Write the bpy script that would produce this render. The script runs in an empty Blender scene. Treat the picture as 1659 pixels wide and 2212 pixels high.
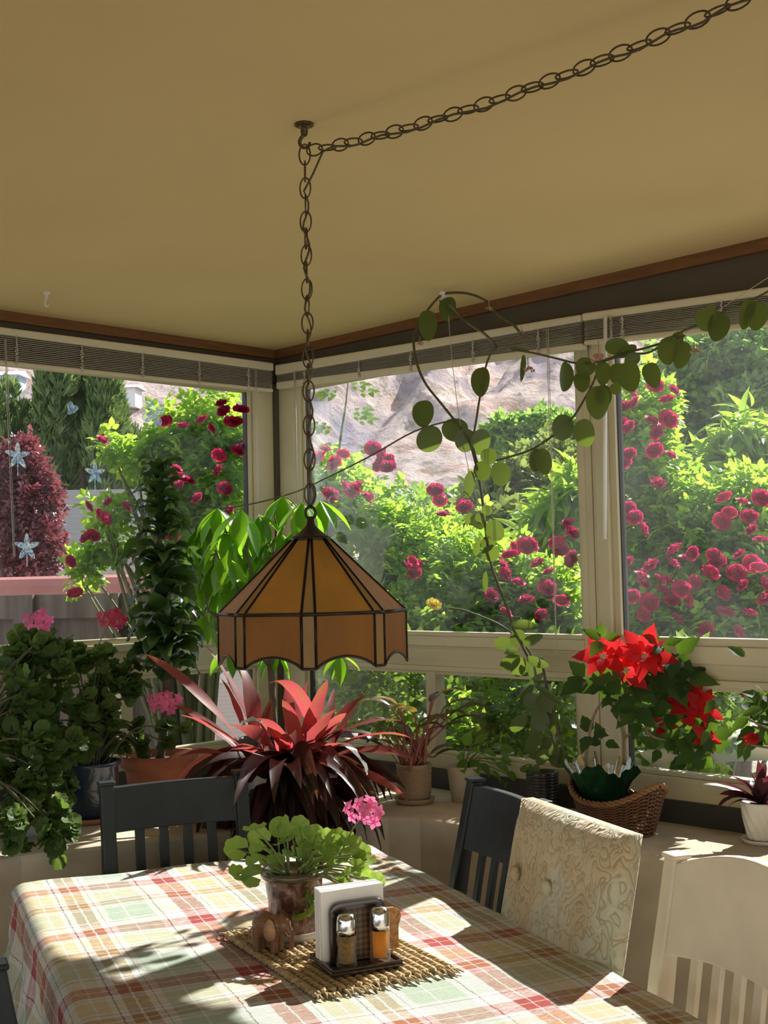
import bpy, math, random
import numpy as np
from mathutils import Vector, Matrix

random.seed(7)
RNG = np.random.default_rng(11)
SC = bpy.context.scene
COL = SC.collection
pi = math.pi

# ------------------------------------------------------------------ camera
YAW, PITCH, ROLL, FPX = math.radians(135.359), math.radians(2.98), math.radians(-1.289), 2650.0
CAM = np.array([3.813, -3.169, 1.52])
FW = np.array([math.cos(YAW) * math.cos(PITCH), math.sin(YAW) * math.cos(PITCH), math.sin(PITCH)])
RT0 = np.array([math.sin(YAW), -math.cos(YAW), 0.0])
UP0 = np.cross(RT0, FW)
RT = math.cos(ROLL) * RT0 + math.sin(ROLL) * UP0
UP = -math.sin(ROLL) * RT0 + math.cos(ROLL) * UP0
cd = bpy.data.cameras.new('camera')
cam = bpy.data.objects.new('camera', cd)
COL.objects.link(cam)
cd.sensor_fit = 'VERTICAL'
cd.sensor_height = 36.0
cd.lens = 36.0 * FPX / 2212.0
cd.clip_end = 3000
M = Matrix.Identity(4)
for i in range(3):
    M[i][0], M[i][1], M[i][2], M[i][3] = RT[i], UP[i], -FW[i], CAM[i]
cam.matrix_world = M
SC.camera = cam

# ------------------------------------------------------------------ light
SUN_DIR = Vector((0.115, -0.778, -0.618)).normalized()      # the way the sunlight travels
sl = bpy.data.lights.new('sun', 'SUN')
sl.energy = 7.6
sl.angle = math.radians(0.6)
sl.color = (1.0, 0.96, 0.89)
so = bpy.data.objects.new('sun', sl)
so.rotation_euler = SUN_DIR.to_track_quat('-Z', 'Y').to_euler()
so.location = (0, 8, 8)
COL.objects.link(so)

W = bpy.data.worlds.new('sky')
SC.world = W
W.use_nodes = True
nt = W.node_tree
bg = nt.nodes['Background']
sky = nt.nodes.new('ShaderNodeTexSky')
sky.sky_type = 'NISHITA'
sky.sun_disc = False
sky.sun_elevation = math.radians(38)
sky.sun_rotation = math.radians(0)
sky.air_density = 1.0
sky.dust_density = 0.2
hsv = nt.nodes.new('ShaderNodeHueSaturation')
hsv.inputs['Saturation'].default_value = 0.45
nt.links.new(sky.outputs['Color'], hsv.inputs['Color'])
nt.links.new(hsv.outputs['Color'], bg.inputs['Color'])
bg.inputs['Strength'].default_value = 0.19

SC.view_settings.view_transform = 'Standard'
SC.view_settings.look = 'None'
SC.view_settings.gamma = 1.0
SC.view_settings.exposure = 0.42
SC.view_settings.use_curve_mapping = False
try:
    SC.cycles.use_denoising = True
    SC.cycles.max_bounces = 12
    SC.cycles.diffuse_bounces = 6
    SC.cycles.transparent_max_bounces = 24
    SC.cycles.sample_clamp_indirect = 6.0
    SC.cycles.caustics_reflective = False
    SC.cycles.caustics_refractive = False
except Exception:
    pass


# ------------------------------------------------------------------ where things stand: rays of the calibrated camera met with real planes
def ray(x, y):
    return FW + RT * ((x - 829.5) / FPX) - UP * ((y - 1106.0) / FPX)


def on_z(x, y, z):
    d = ray(x, y)
    return CAM + d * ((z - CAM[2]) / d[2])


def on_y(x, y, Y):
    d = ray(x, y)
    return CAM + d * ((Y - CAM[1]) / d[1])


def on_x(x, y, X):
    d = ray(x, y)
    return CAM + d * ((X - CAM[0]) / d[0])


def at_d(x, y, D):
    return CAM + ray(x, y) * D


# ------------------------------------------------------------------ objects
ORG = {}


def tag(o, label=None, cat=None, group=None, kind=None):
    if label: o['label'] = label
    if cat: o['category'] = cat
    if group: o['group'] = group
    if kind: o['kind'] = kind
    return o


def thing(name, loc, label, cat, group=None, rz=0.0):
    o = bpy.data.objects.new(name, None)
    o.empty_display_size = 0.05
    COL.objects.link(o)
    o.location = [float(c) for c in loc]
    o.rotation_euler = (0, 0, rz)
    ORG[o] = np.array([float(c) for c in loc])
    return tag(o, label, cat, group)


def link(name, me, mat=None, parent=None, smooth=True):
    o = bpy.data.objects.new(name, me)
    COL.objects.link(o)
    if mat is not None and not me.materials:
        for m_ in (mat if isinstance(mat, (list, tuple)) else [mat]):
            me.materials.append(m_)
    if smooth:
        me.polygons.foreach_set('use_smooth', np.ones(len(me.polygons), dtype=bool))
    if parent is not None:
        o.parent = parent
        ORG[o] = ORG.get(parent, np.zeros(3))
    return o


def dup(root, loc=None, rz=None, label=None, group=None):
    r = root.copy()
    COL.objects.link(r)
    if loc is not None: r.location = loc
    if rz is not None: r.rotation_euler = (0, 0, rz)
    if label: r['label'] = label
    if group: r['group'] = group
    for ch in list(root.children):
        c = ch.copy(); COL.objects.link(c); c.parent = r
        for g in ch.children:
            d = g.copy(); COL.objects.link(d); d.parent = c
    return r


def fast_mesh(name, V, F):
    """V (n,3), F list of equal-length index rows (k,m)"""
    me = bpy.data.meshes.new(name)
    V = np.asarray(V, dtype=np.float32); F = np.asarray(F, dtype=np.int32)
    me.vertices.add(len(V)); me.vertices.foreach_set('co', V.ravel())
    k, m = F.shape
    me.loops.add(k * m); me.loops.foreach_set('vertex_index', F.ravel())
    me.polygons.add(k); me.polygons.foreach_set('loop_start', np.arange(0, k * m, m, dtype=np.int32))
    me.update(calc_edges=True)
    return me


class MB:
    """collects shapes and links them as ONE mesh object"""
    def __init__(self):
        self.v = []; self.f = []; self.mi = []; self.cur = 0

    def add(self, V, F):
        n = len(self.v)
        self.v.extend([tuple(float(c) for c in p) for p in V])
        self.f.extend([tuple(i + n for i in q) for q in F])
        self.mi.extend([self.cur] * len(F))
        return self

    def box(self, a, b, rot=None, piv=None):
        (x0, y0, z0), (x1, y1, z1) = a, b
        V = [(x0, y0, z0), (x1, y0, z0), (x1, y1, z0), (x0, y1, z0), (x0, y0, z1), (x1, y0, z1), (x1, y1, z1), (x0, y1, z1)]
        if rot is not None:
            p = Vector(piv if piv is not None else ((x0 + x1) / 2, (y0 + y1) / 2, (z0 + z1) / 2))
            V = [tuple(rot @ (Vector(q) - p) + p) for q in V]
        return self.add(V, [(0, 3, 2, 1), (4, 5, 6, 7), (0, 1, 5, 4), (1, 2, 6, 5), (2, 3, 7, 6), (3, 0, 4, 7)])

    def loft(self, rings, cap=True, closed=True):
        n = len(rings[0]); V = [p for r in rings for p in r]; F = []
        for i in range(len(rings) - 1):
            for j in range(n if closed else n - 1):
                k = (j + 1) % n
                F.append((i * n + j, i * n + k, (i + 1) * n + k, (i + 1) * n + j))
        if cap and closed:
            F.append(tuple(range(n - 1, -1, -1))); F.append(tuple(range((len(rings) - 1) * n, len(rings) * n)))
        return self.add(V, F)

    def tube(self, pts, rad, seg=8, cap=True):
        pts = [Vector([float(c) for c in p]) for p in pts]
        if not hasattr(rad, '__len__'): rad = [rad] * len(pts)
        rings = []; ref = None
        for i, p in enumerate(pts):
            t = (pts[min(i + 1, len(pts) - 1)] - pts[max(i - 1, 0)])
            if t.length < 1e-9: t = Vector((0, 0, 1))
            t.normalize()
            if ref is None:
                ref = t.orthogonal().normalized()
            else:
                ref = (ref - t * ref.dot(t))
                ref = ref.normalized() if ref.length > 1e-6 else t.orthogonal().normalized()
            b = t.cross(ref)
            rings.append([p + (ref * math.cos(2 * pi * j / seg) + b * math.sin(2 * pi * j / seg)) * rad[i] for j in range(seg)])
        return self.loft(rings, cap)

    def lathe(self, prof, c=(0, 0, 0), seg=32, wob=None, cap=True):
        rings = []
        for (r, z) in prof:
            rings.append([(c[0] + (r * (wob(2 * pi * j / seg, z) if wob else 1)) * math.cos(2 * pi * j / seg),
                           c[1] + (r * (wob(2 * pi * j / seg, z) if wob else 1)) * math.sin(2 * pi * j / seg), c[2] + z) for j in range(seg)])
        return self.loft(rings, cap)

    def ball(self, c, r, seg=12, rings=8, sc=(1, 1, 1)):
        R = []
        for i in range(rings + 1):
            th = -pi / 2 + pi * i / rings
            th = max(min(th, pi / 2 - 0.02), -pi / 2 + 0.02)
            R.append([(c[0] + sc[0] * r * math.cos(th) * math.cos(2 * pi * j / seg), c[1] + sc[1] * r * math.cos(th) * math.sin(2 * pi * j / seg), c[2] + sc[2] * r * math.sin(th)) for j in range(seg)])
        return self.loft(R)

    def ring(self, c, ax, up, R1, R2, r, seg=20, ts=6):
        """an oval link: long axis ax (half-length R1), short axis up (half R2), wire radius r"""
        ax = Vector(ax).normalized(); up = Vector(up).normalized(); n = ax.cross(up); c = Vector(c)
        V = []; F = []
        for i in range(seg):
            a = 2 * pi * i / seg
            p = c + ax * (R1 * math.cos(a)) + up * (R2 * math.sin(a))
            o = (ax * (math.cos(a) * R2) + up * (math.sin(a) * R1)).normalized()
            for j in range(ts):
                b = 2 * pi * j / ts
                V.append(p + o * (r * math.cos(b)) + n * (r * math.sin(b)))
        for i in range(seg):
            for j in range(ts):
                i2 = (i + 1) % seg; j2 = (j + 1) % ts
                F.append((i * ts + j, i2 * ts + j, i2 * ts + j2, i * ts + j2))
        return self.add(V, F)

    def build(self, name, mat, parent=None, smooth=False, bevel=0.0, local=True, auto=None, subd=0):
        me = bpy.data.meshes.new(name)
        V = np.array(self.v, dtype=float)
        if not local and parent is not None:
            V = V - ORG.get(parent, np.zeros(3))
        me.from_pydata(V.tolist(), [], self.f)
        me.update()
        o = link(name, me, mat, parent, smooth)
        if isinstance(mat, (list, tuple)):
            me.polygons.foreach_set('material_index', np.array(self.mi, dtype=np.int32))
        if bevel:
            b = o.modifiers.new('bevel', 'BEVEL'); b.width = bevel; b.segments = 2; b.limit_method = 'ANGLE'; b.angle_limit = math.radians(40)
        if subd:
            s = o.modifiers.new('subd', 'SUBSURF'); s.levels = subd; s.render_levels = subd
        return o


def smooth_pts(pts, n=6):
    """Catmull-Rom through the points"""
    P = [np.array([float(c) for c in p]) for p in pts]
    P = [2 * P[0] - P[1]] + P + [2 * P[-1] - P[-2]]
    out = []
    for i in range(1, len(P) - 2):
        for k in range(n):
            t = k / n
            out.append(0.5 * ((2 * P[i]) + (-P[i - 1] + P[i + 1]) * t + (2 * P[i - 1] - 5 * P[i] + 4 * P[i + 1] - P[i + 2]) * t * t + (-P[i - 1] + 3 * P[i] - 3 * P[i + 1] + P[i + 2]) * t ** 3))
    out.append(P[-2])
    return out


# ------------------------------------------------------------------ materials
def newmat(name):
    m = bpy.data.materials.new(name); m.use_nodes = True
    return m, m.node_tree, m.node_tree.nodes['Principled BSDF'], m.node_tree.nodes['Material Output']


def ramp(nt, stops, interp='LINEAR'):
    r = nt.nodes.new('ShaderNodeValToRGB'); cr = r.color_ramp; cr.interpolation = interp
    while len(cr.elements) < len(stops): cr.elements.new(0.5)
    for e, (p, c) in zip(cr.elements, stops):
        e.position = p; e.color = (c[0], c[1], c[2], 1)
    return r


def coords(nt, kind='Object'):
    return nt.nodes.new('ShaderNodeTexCoord').outputs[kind]


def noise(nt, vec, scale, detail=4, rough=0.55, dist=0.0):
    n = nt.nodes.new('ShaderNodeTexNoise')
    n.inputs['Scale'].default_value = scale; n.inputs['Detail'].default_value = detail
    n.inputs['Roughness'].default_value = rough; n.inputs['Distortion'].default_value = dist
    if vec is not None: nt.links.new(vec, n.inputs['Vector'])
    return n


def bump(nt, height, bsdf, strength=0.3, dist=0.01):
    b = nt.nodes.new('ShaderNodeBump'); b.inputs['Strength'].default_value = strength; b.inputs['Distance'].default_value = dist
    nt.links.new(height, b.inputs['Height']); nt.links.new(b.outputs['Normal'], bsdf.inputs['Normal'])
    return b


def mapping(nt, vec, sc=(1, 1, 1), rot=(0, 0, 0)):
    m = nt.nodes.new('ShaderNodeMapping'); m.inputs['Scale'].default_value = sc; m.inputs['Rotation'].default_value = rot
    nt.links.new(vec, m.inputs['Vector']); return m.outputs['Vector']


def plain(name, c, rough=0.6, var=0.12, scale=8.0, bmp=0.0, bscale=60.0, metal=0.0, spec=0.5, coat=0.0, sc=(1, 1, 1)):
    """base colour with a soft natural mottling, optional fine relief"""
    m, nt, b, out = newmat(name)
    v = mapping(nt, coords(nt), sc)
    n = noise(nt, v, scale)
    r = ramp(nt, [(0.3, [k * (1 - var) for k in c]), (0.7, [min(1, k * (1 + var)) for k in c])])
    nt.links.new(n.outputs['Fac'], r.inputs['Fac']); nt.links.new(r.outputs['Color'], b.inputs['Base Color'])
    b.inputs['Roughness'].default_value = rough; b.inputs['Metallic'].default_value = metal
    b.inputs['Specular IOR Level'].default_value = spec
    b.inputs['Coat Weight'].default_value = coat
    if bmp:
        n2 = noise(nt, v, bscale, 5)
        bump(nt, n2.outputs['Fac'], b, bmp, 0.004)
    return m


def leafy(name, c1, c2, trans=0.45, tcol=None, rough=0.45, spec=0.4, vein=None, back=None):
    """thin living tissue: every leaf its own tint between c1 and c2, part of the light passes through"""
    m, nt, b, out = newmat(name)
    g = nt.nodes.new('ShaderNodeNewGeometry')
    r = ramp(nt, [(0.0, c1), (1.0, c2)])
    nt.links.new(g.outputs['Random Per Island'], r.inputs['Fac'])
    col = r.outputs['Color']
    vmask = None
    if vein is not None:
        w = noise(nt, mapping(nt, coords(nt, 'UV'), vein[1]), vein[2], 3)
        rr = ramp(nt, [(0.47, (0, 0, 0)), (0.62, (1, 1, 1))])
        nt.links.new(w.outputs['Fac'], rr.inputs['Fac'])
        vmask = rr.outputs['Color']
        mx = nt.nodes.new('ShaderNodeMix'); mx.data_type = 'RGBA'
        nt.links.new(rr.outputs['Color'], mx.inputs['Factor'])
        nt.links.new(col, mx.inputs['A']); mx.inputs['B'].default_value = (*vein[0], 1)
        col = mx.outputs['Result']
    nt.links.new(col, b.inputs['Base Color'])
    b.inputs['Roughness'].default_value = rough; b.inputs['Specular IOR Level'].default_value = spec
    t = nt.nodes.new('ShaderNodeBsdfTranslucent')
    if tcol is None:
        nt.links.new(col, t.inputs['Color'])
    else:
        tr = ramp(nt, [(0.0, [k * 0.75 for k in tcol]), (1.0, tcol)])
        nt.links.new(g.outputs['Random Per Island'], tr.inputs['Fac']); tcolor = tr.outputs['Color']
        if vmask is not None:
            mv = nt.nodes.new('ShaderNodeMix'); mv.data_type = 'RGBA'; nt.links.new(vmask, mv.inputs['Factor']); nt.links.new(tcolor, mv.inputs['A']); mv.inputs['B'].default_value = (0.34, 0.20, 0.04, 1); tcolor = mv.outputs['Result']
        nt.links.new(tcolor, t.inputs['Color'])
    mix = nt.nodes.new('ShaderNodeMixShader'); mix.inputs['Fac'].default_value = trans
    nt.links.new(b.outputs['BSDF'], mix.inputs[1]); nt.links.new(t.outputs['BSDF'], mix.inputs[2])
    nt.links.new(mix.outputs['Shader'], out.inputs['Surface'])
    return m


def wood(name, c1, c2, scale=3.0, rough=0.5, axis=(1, 12, 12), bmp=0.1):
    m, nt, b, out = newmat(name)
    v = mapping(nt, coords(nt), axis)
    n = noise(nt, v, scale, 6, 0.6, 0.8)
    r = ramp(nt, [(0.3, c1), (0.7, c2)])
    nt.links.new(n.outputs['Fac'], r.inputs['Fac']); nt.links.new(r.outputs['Color'], b.inputs['Base Color'])
    b.inputs['Roughness'].default_value = rough
    bump(nt, n.outputs['Fac'], b, bmp, 0.002)
    return m


def pane_glass(name, dust=0.05, tint=(1, 1, 1), gloss=0.05):
    """clear window pane: passes light straight through, a weak mirror at its surface, thin uneven dust that catches the sun"""
    m, nt, b, out = newmat(name)
    nt.nodes.remove(b)
    tr = nt.nodes.new('ShaderNodeBsdfTransparent'); tr.inputs['Color'].default_value = (*tint, 1)
    gl = nt.nodes.new('ShaderNodeBsdfGlossy'); gl.inputs['Roughness'].default_value = 0.02
    fr = nt.nodes.new('ShaderNodeLayerWeight'); fr.inputs['Blend'].default_value = 0.25
    mu = nt.nodes.new('ShaderNodeMath'); mu.operation = 'MULTIPLY'; mu.inputs[1].default_value = gloss * 4
    nt.links.new(fr.outputs['Fresnel'], mu.inputs[0])
    m1 = nt.nodes.new('ShaderNodeMixShader'); nt.links.new(mu.outputs[0], m1.inputs['Fac'])
    nt.links.new(tr.outputs[0], m1.inputs[1]); nt.links.new(gl.outputs[0], m1.inputs[2])
    td = nt.nodes.new('ShaderNodeBsdfTranslucent'); td.inputs['Color'].default_value = (0.9, 0.93, 0.95, 1)
    n = noise(nt, coords(nt), 2.3, 6, 0.65, 0.6)
    r = ramp(nt, [(0.35, (dust * 0.25,) * 3), (0.75, (dust,) * 3)])
    nt.links.new(n.outputs['Fac'], r.inputs['Fac'])
    m2 = nt.nodes.new('ShaderNodeMixShader'); nt.links.new(r.outputs['Color'], m2.inputs['Fac'])
    nt.links.new(m1.outputs[0], m2.inputs[1]); nt.links.new(td.outputs[0], m2.inputs[2])
    nt.links.new(m2.outputs[0], out.inputs['Surface'])
    return m


def clear_plastic(name, tint=(0.95, 0.95, 0.95), a=0.25, rough=0.05):
    """thin clear glass or plastic seen at an angle: tinted see-through with a crisp shine"""
    m, nt, b, out = newmat(name)
    b.inputs['Base Color'].default_value = (*tint, 1); b.inputs['Roughness'].default_value = rough; b.inputs['Specular IOR Level'].default_value = 0.8
    tr = nt.nodes.new('ShaderNodeBsdfTransparent'); tr.inputs['Color'].default_value = (*tint, 1)
    lw = nt.nodes.new('ShaderNodeLayerWeight'); lw.inputs['Blend'].default_value = a
    mix = nt.nodes.new('ShaderNodeMixShader'); nt.links.new(lw.outputs['Facing'], mix.inputs['Fac'])
    nt.links.new(tr.outputs[0], mix.inputs[1]); nt.links.new(b.outputs[0], mix.inputs[2])
    nt.links.new(mix.outputs[0], out.inputs['Surface'])
    return m


MAT = {}
MAT['ceiling'] = plain('ceiling_paint', (0.83, 0.67, 0.34), 0.9, 0.03, 2.0, 0.12, 180)
MAT['wall'] = plain('dark_olive_paint', (0.10, 0.085, 0.06), 0.85, 0.08, 3.0, 0.1, 120)
MAT['frame'] = plain('taupe_window_frame', (0.60, 0.555, 0.385), 0.55, 0.06, 5.0)
MAT['dark'] = plain('dark_gasket', (0.05, 0.05, 0.05), 0.6, 0.1)
MAT['plaster'] = plain('ledge_plaster', (0.52, 0.45, 0.34), 0.9, 0.25, 4.5, 0.35, 25)
MAT['floor'] = plain('floor_tile', (0.40, 0.27, 0.17), 0.6, 0.15, 3.0)
MAT['trimwood'] = wood('trim_wood', (0.13, 0.055, 0.018), (0.22, 0.10, 0.036), 4.0, 0.5, (2, 2, 18))
MAT['pane'] = pane_glass('window_pane', 0.012)
MAT['cream'] = plain('cream_blind', (0.70, 0.66, 0.50), 0.5, 0.04)
MAT['slat'] = plain('blind_slat', (0.40, 0.38, 0.33), 0.35, 0.1, 30, sc=(1, 1, 20))
MAT['cordwhite'] = plain('blind_cord', (0.66, 0.62, 0.54), 0.8, 0.1, 90)

# ------------------------------------------------------------------ room shell
CEIL = 2.44


def struct(o):
    o['kind'] = 'structure'; return o


struct(MB().box((-0.06, -4.6, CEIL), (6.2, 0.06, CEIL + 0.1)).build('ceiling', MAT['ceiling']))
struct(MB().box((-0.06, -6.5, -0.1), (7.5, 0.06, 0.0)).build('floor', MAT['floor']))
# walls above and below the glass, and the solid ends out of the picture
HEAD, SILLB = 2.30, 0.845
w = MB()
w.box((-0.06, 0.0, HEAD), (6.0, 0.06, CEIL)); w.box((-0.06, 0.0, 0.0), (6.0, 0.06, SILLB - 0.005)); w.box((3.25, 0.0, SILLB - 0.005), (6.0, 0.06, HEAD))
struct(w.build('wall_right', MAT['wall']))
w = MB()
w.box((-0.06, -4.4, HEAD), (0.0, 0.0, CEIL)); w.box((-0.06, -4.4, 0.0), (0.0, 0.0, SILLB - 0.005)); w.box((-0.06, -4.4, SILLB - 0.005), (0.0, -2.7, HEAD))
struct(w.build('wall_left', MAT['wall']))
struct(MB().box((-0.06, -4.7, 1.45), (6.3, -4.6, CEIL)).box((6.2, -4.6, 1.75), (6.3, 0.06, CEIL)).build('wall_light_blocker', plain('light_blocker_paint', (0.62, 0.52, 0.32), 0.9, 0.04)))  # unseen hanging walls, added to keep rear sky light off the table
# dark post in the corner
struct(MB().box((-0.06, -0.03, SILLB - 0.005), (0.025, 0.06, HEAD)).build('trim_3', MAT['wall']))
# wooden strips under the ceiling
struct(MB().box((0.0, -4.4, 2.405), (0.022, 0.0, CEIL)).build('trim_1', MAT['trimwood']))
t2 = MB().box((0.022, -0.022, 2.405), (6.0, 0.0, CEIL)).build('trim_2', wood('trim_wood_along', (0.13, 0.055, 0.018), (0.22, 0.10, 0.036), 4.0, 0.5, (2, 18, 18)))
struct(t2)
# planter ledge of plaster, wide in the corner
poly = [(0.0, -4.4), (0.66, -4.4), (0.68, -1.5), (0.70, -1.42), (0.80, -1.12), (0.96, -0.76), (1.10, -0.50), (1.18, -0.445), (1.3, -0.435), (2.0, -0.44), (6.0, -0.55), (6.0, 0.0), (0.0, 0.0)]
n = len(poly)
mb = MB()
mb.add([(x, y, 0.0) for x, y in poly] + [(x, y, 0.78) for x, y in poly], [tuple(range(n - 1, -1, -1)), tuple(range(n, 2 * n))] + [(i, (i + 1) % n, n + (i + 1) % n, n + i) for i in range(n)])
o = struct(mb.build('trim_4', MAT['plaster'], bevel=0.012))
o['label'] = 'plaster planter ledge under the windows'
# black strips where the frames meet the ledge
struct(MB().box((0.05, -0.035, 0.78), (6.0, 0.0, 0.845)).build('baseboard_right', MAT['dark']))
struct(MB().box((0.0, -4.4, 0.78), (0.035, -0.0, 0.845)).build('baseboard_left', MAT['dark']))


def window(name, axis, a0, a1, z0, z1, bars=(), fr=(0.03, 0.03, 0.03, 0.03), dust=None, sash=0.012, inset=0.0, openz=None):
    """one window of the right wall (axis x) or the left wall (axis y): casing, bead and pane. a0..a1, z0..z1 is the outer size; fr = left, right, bottom, top widths"""
    e = thing(name, ((a0 + a1) / 2, 0, z0) if axis == 'x' else (0, (a0 + a1) / 2, z0), None, None)
    e['kind'] = 'structure'
    def bx(mb, p0, p1, q0, q1, d0, d1):
        if axis == 'x': mb.box((p0, -d1, q0), (p1, -d0, q1))
        else: mb.box((d0, p0, q0), (d1, p1, q1))
    l, r, bt, tp = fr
    f = MB()
    D0, D1 = -0.05, 0.012 + inset
    bx(f, a0, a0 + l, z0, z1, D0, D1); bx(f, a1 - r, a1, z0, z1, D0, D1)
    bx(f, a0 + l, a1 - r, z0, z0 + bt, D0, D1); bx(f, a0 + l, a1 - r, z1 - tp, z1, D0, D1)
    f.build('window_frame', MAT['frame'], e, bevel=0.003, local=False)
    s = MB()
    g0, g1, h0, h1 = a0 + l, a1 - r, z0 + bt, z1 - tp
    D0, D1 = -0.035, 0.0 + inset * 0.5
    bx(s, g0, g0 + sash, h0, h1, D0, D1); bx(s, g1 - sash, g1, h0, h1, D0, D1); bx(s, g0 + sash, g1 - sash, h0, h0 + sash, D0, D1); bx(s, g0 + sash, g1 - sash, h1 - sash, h1, D0, D1)
    s.build('window_bead', MAT['frame'], e, bevel=0.002, local=False)
    ga = MB()
    k = sash; t = 0.004
    bx(ga, g0 + k, g0 + k + t, h0 + k, h1 - k, -0.03, -0.006); bx(ga, g1 - k - t, g1 - k, h0 + k, h1 - k, -0.03, -0.006)
    ga.build('window_gasket', MAT['dark'], e, local=False)
    for (b0, b1) in bars:
        m_ = MB(); bx(m_, b0, b1, z0 + bt, z1 - tp, -0.045, 0.006); m_.build('mullion', MAT['frame'], e, bevel=0.003, local=False)
    p = MB(); bx(p, g0 + 0.006, g1 - 0.006, h0 + 0.006, h1 - 0.006, -0.021, -0.017)
    p.build('pane', dust or MAT['pane'], e, local=False)
    return e


dusty = pane_glass('dusty_pane', 0.022)
window('window_1', 'y', -2.7, -0.03, 1.27, HEAD, fr=(0.1, 0.10, 0.028, 0.02), sash=0.02)
window('window_2', 'y', -2.7, -0.03, 0.845, 1.20, fr=(0.1, 0.10, 0.045, 0.02), bars=((-1.25, -1.2), (-0.75, -0.70)), sash=0.014)
window('window_3', 'x', 0.025, 1.52, 1.27, HEAD, fr=(0.13, 0.022, 0.034, 0.02), sash=0.016)
window('window_4', 'x', 0.025, 1.52, 0.845, 1.20, fr=(0.13, 0.06, 0.05, 0.018), bars=((0.80, 0.846),), sash=0.012)
window('window_5', 'x', 1.565, 3.25, 1.245, HEAD, fr=(0.045, 0.1, 0.05, 0.03), sash=0.024, dust=dusty, inset=0.012)
window('window_6', 'x', 1.565, 3.25, 0.845, 1.20, fr=(0.06, 0.1, 0.065, 0.02), sash=0.014, inset=0.012, bars=((2.45, 2.5),))
# flat transom panels between upper and lower lights, and the wide mullion
MAT['frame2'] = wood('transom_panel', (0.52, 0.47, 0.32), (0.60, 0.545, 0.375), 2.0, 0.6, (1, 1, 20), 0.03)
struct(MB().box((0.025, -0.006, 1.20), (1.52, 0.05, 1.27)).box((0.025, -0.010, 1.20), (1.49, -0.006, 1.262)).build('trim_5', MAT['frame2'], bevel=0.002))
struct(MB().box((1.565, -0.012, 1.20), (3.25, 0.05, 1.245)).build('trim_6', MAT['frame2'], bevel=0.002))
struct(MB().box((-0.05, -2.7, 1.20), (0.006, -0.03, 1.27)).box((0.006, -2.7, 1.20), (0.010, -0.05, 1.262)).build('trim_7', MAT['frame2'], bevel=0.002))
struct(MB().box((1.52, -0.012, SILLB), (1.545, 0.05, HEAD)).box((1.548, -0.012, SILLB), (1.565, 0.05, HEAD)).build('trim_8', MAT['frame'], bevel=0.002))

# ------------------------------------------------------------------ leaves
def leaf_template(half, n=4, fold=0.25, curl=0.15, wave=0.0, wn=3, cos_=False):
    """a leaf along +y: half(t) half-width, folded up along the midrib, tip curling down"""
    V = []; F = []; U = []
    for i in range(n + 1):
        t = (1 - math.cos(pi * i / n)) / 2 if cos_ else i / n
        w_ = max(half(t), 0.004); z = -curl * t * t
        e = wave * math.sin(wn * 2 * pi * t)
        for s in (-1, 0, 1):
            V.append((s * w_, t, z + (fold * w_ + s * e if s else 0)))
            U.append((0.5 + 0.5 * s, t))
    for i in range(n):
        a = i * 3
        F += [(a, a + 1, a + 4, a + 3), (a + 1, a + 2, a + 5, a + 4)]
    return np.array(V), np.array(F), np.array(U)


def compound(base, spots):
    """several leaflets on one stalk: spots = (x, y, angle, size)"""
    V0, F0, U0 = base; V = []; F = []; U = []
    for (x, y, a, s) in spots:
        c, si = math.cos(a), math.sin(a)
        R = np.array([[c, -si, 0], [si, c, 0], [0, 0, 1]])
        F.append(F0 + len(V) * len(V0)); V.append((V0 * s) @ R.T + np.array([x, y, 0])); U.append(U0)
    return np.vstack(V), np.vstack(F), np.vstack(U)


def unit(a):
    a = np.asarray(a, float); return a / np.maximum(np.linalg.norm(a, axis=-1, keepdims=True), 1e-9)


def scatter(name, tpl, pos, dirs, ups, size, mat, parent=None, widths=None, local=False):
    V0, F0, U0 = tpl
    pos = np.asarray(pos, float); k = len(pos)
    if not local and parent is not None: pos = pos - ORG.get(parent, np.zeros(3))
    y = unit(dirs); z = np.asarray(ups, float); z = z - y * np.sum(z * y, 1, keepdims=True); z = unit(z + 1e-6)
    x = np.cross(y, z)
    size = np.broadcast_to(np.asarray(size, float), (k,))
    wd = size if widths is None else np.broadcast_to(np.asarray(widths, float), (k,))
    P = (V0[None, :, 0, None] * x[:, None, :] * wd[:, None, None] + V0[None, :, 1, None] * y[:, None, :] * size[:, None, None]
         + V0[None, :, 2, None] * z[:, None, :] * size[:, None, None]) + pos[:, None, :]
    n = len(V0)
    F = (F0[None, :, :] + (np.arange(k) * n)[:, None, None]).reshape(-1, F0.shape[1])
    me = fast_mesh(name, P.reshape(-1, 3), F)
    uv = me.uv_layers.new(name='UVMap')
    uv.data.foreach_set('uv', np.tile(U0[F0].reshape(-1, 2), (k, 1)).astype(np.float32).ravel())
    return link(name, me, mat, parent)


def rnd_dirs(k):
    return unit(RNG.normal(size=(k, 3)))


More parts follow.
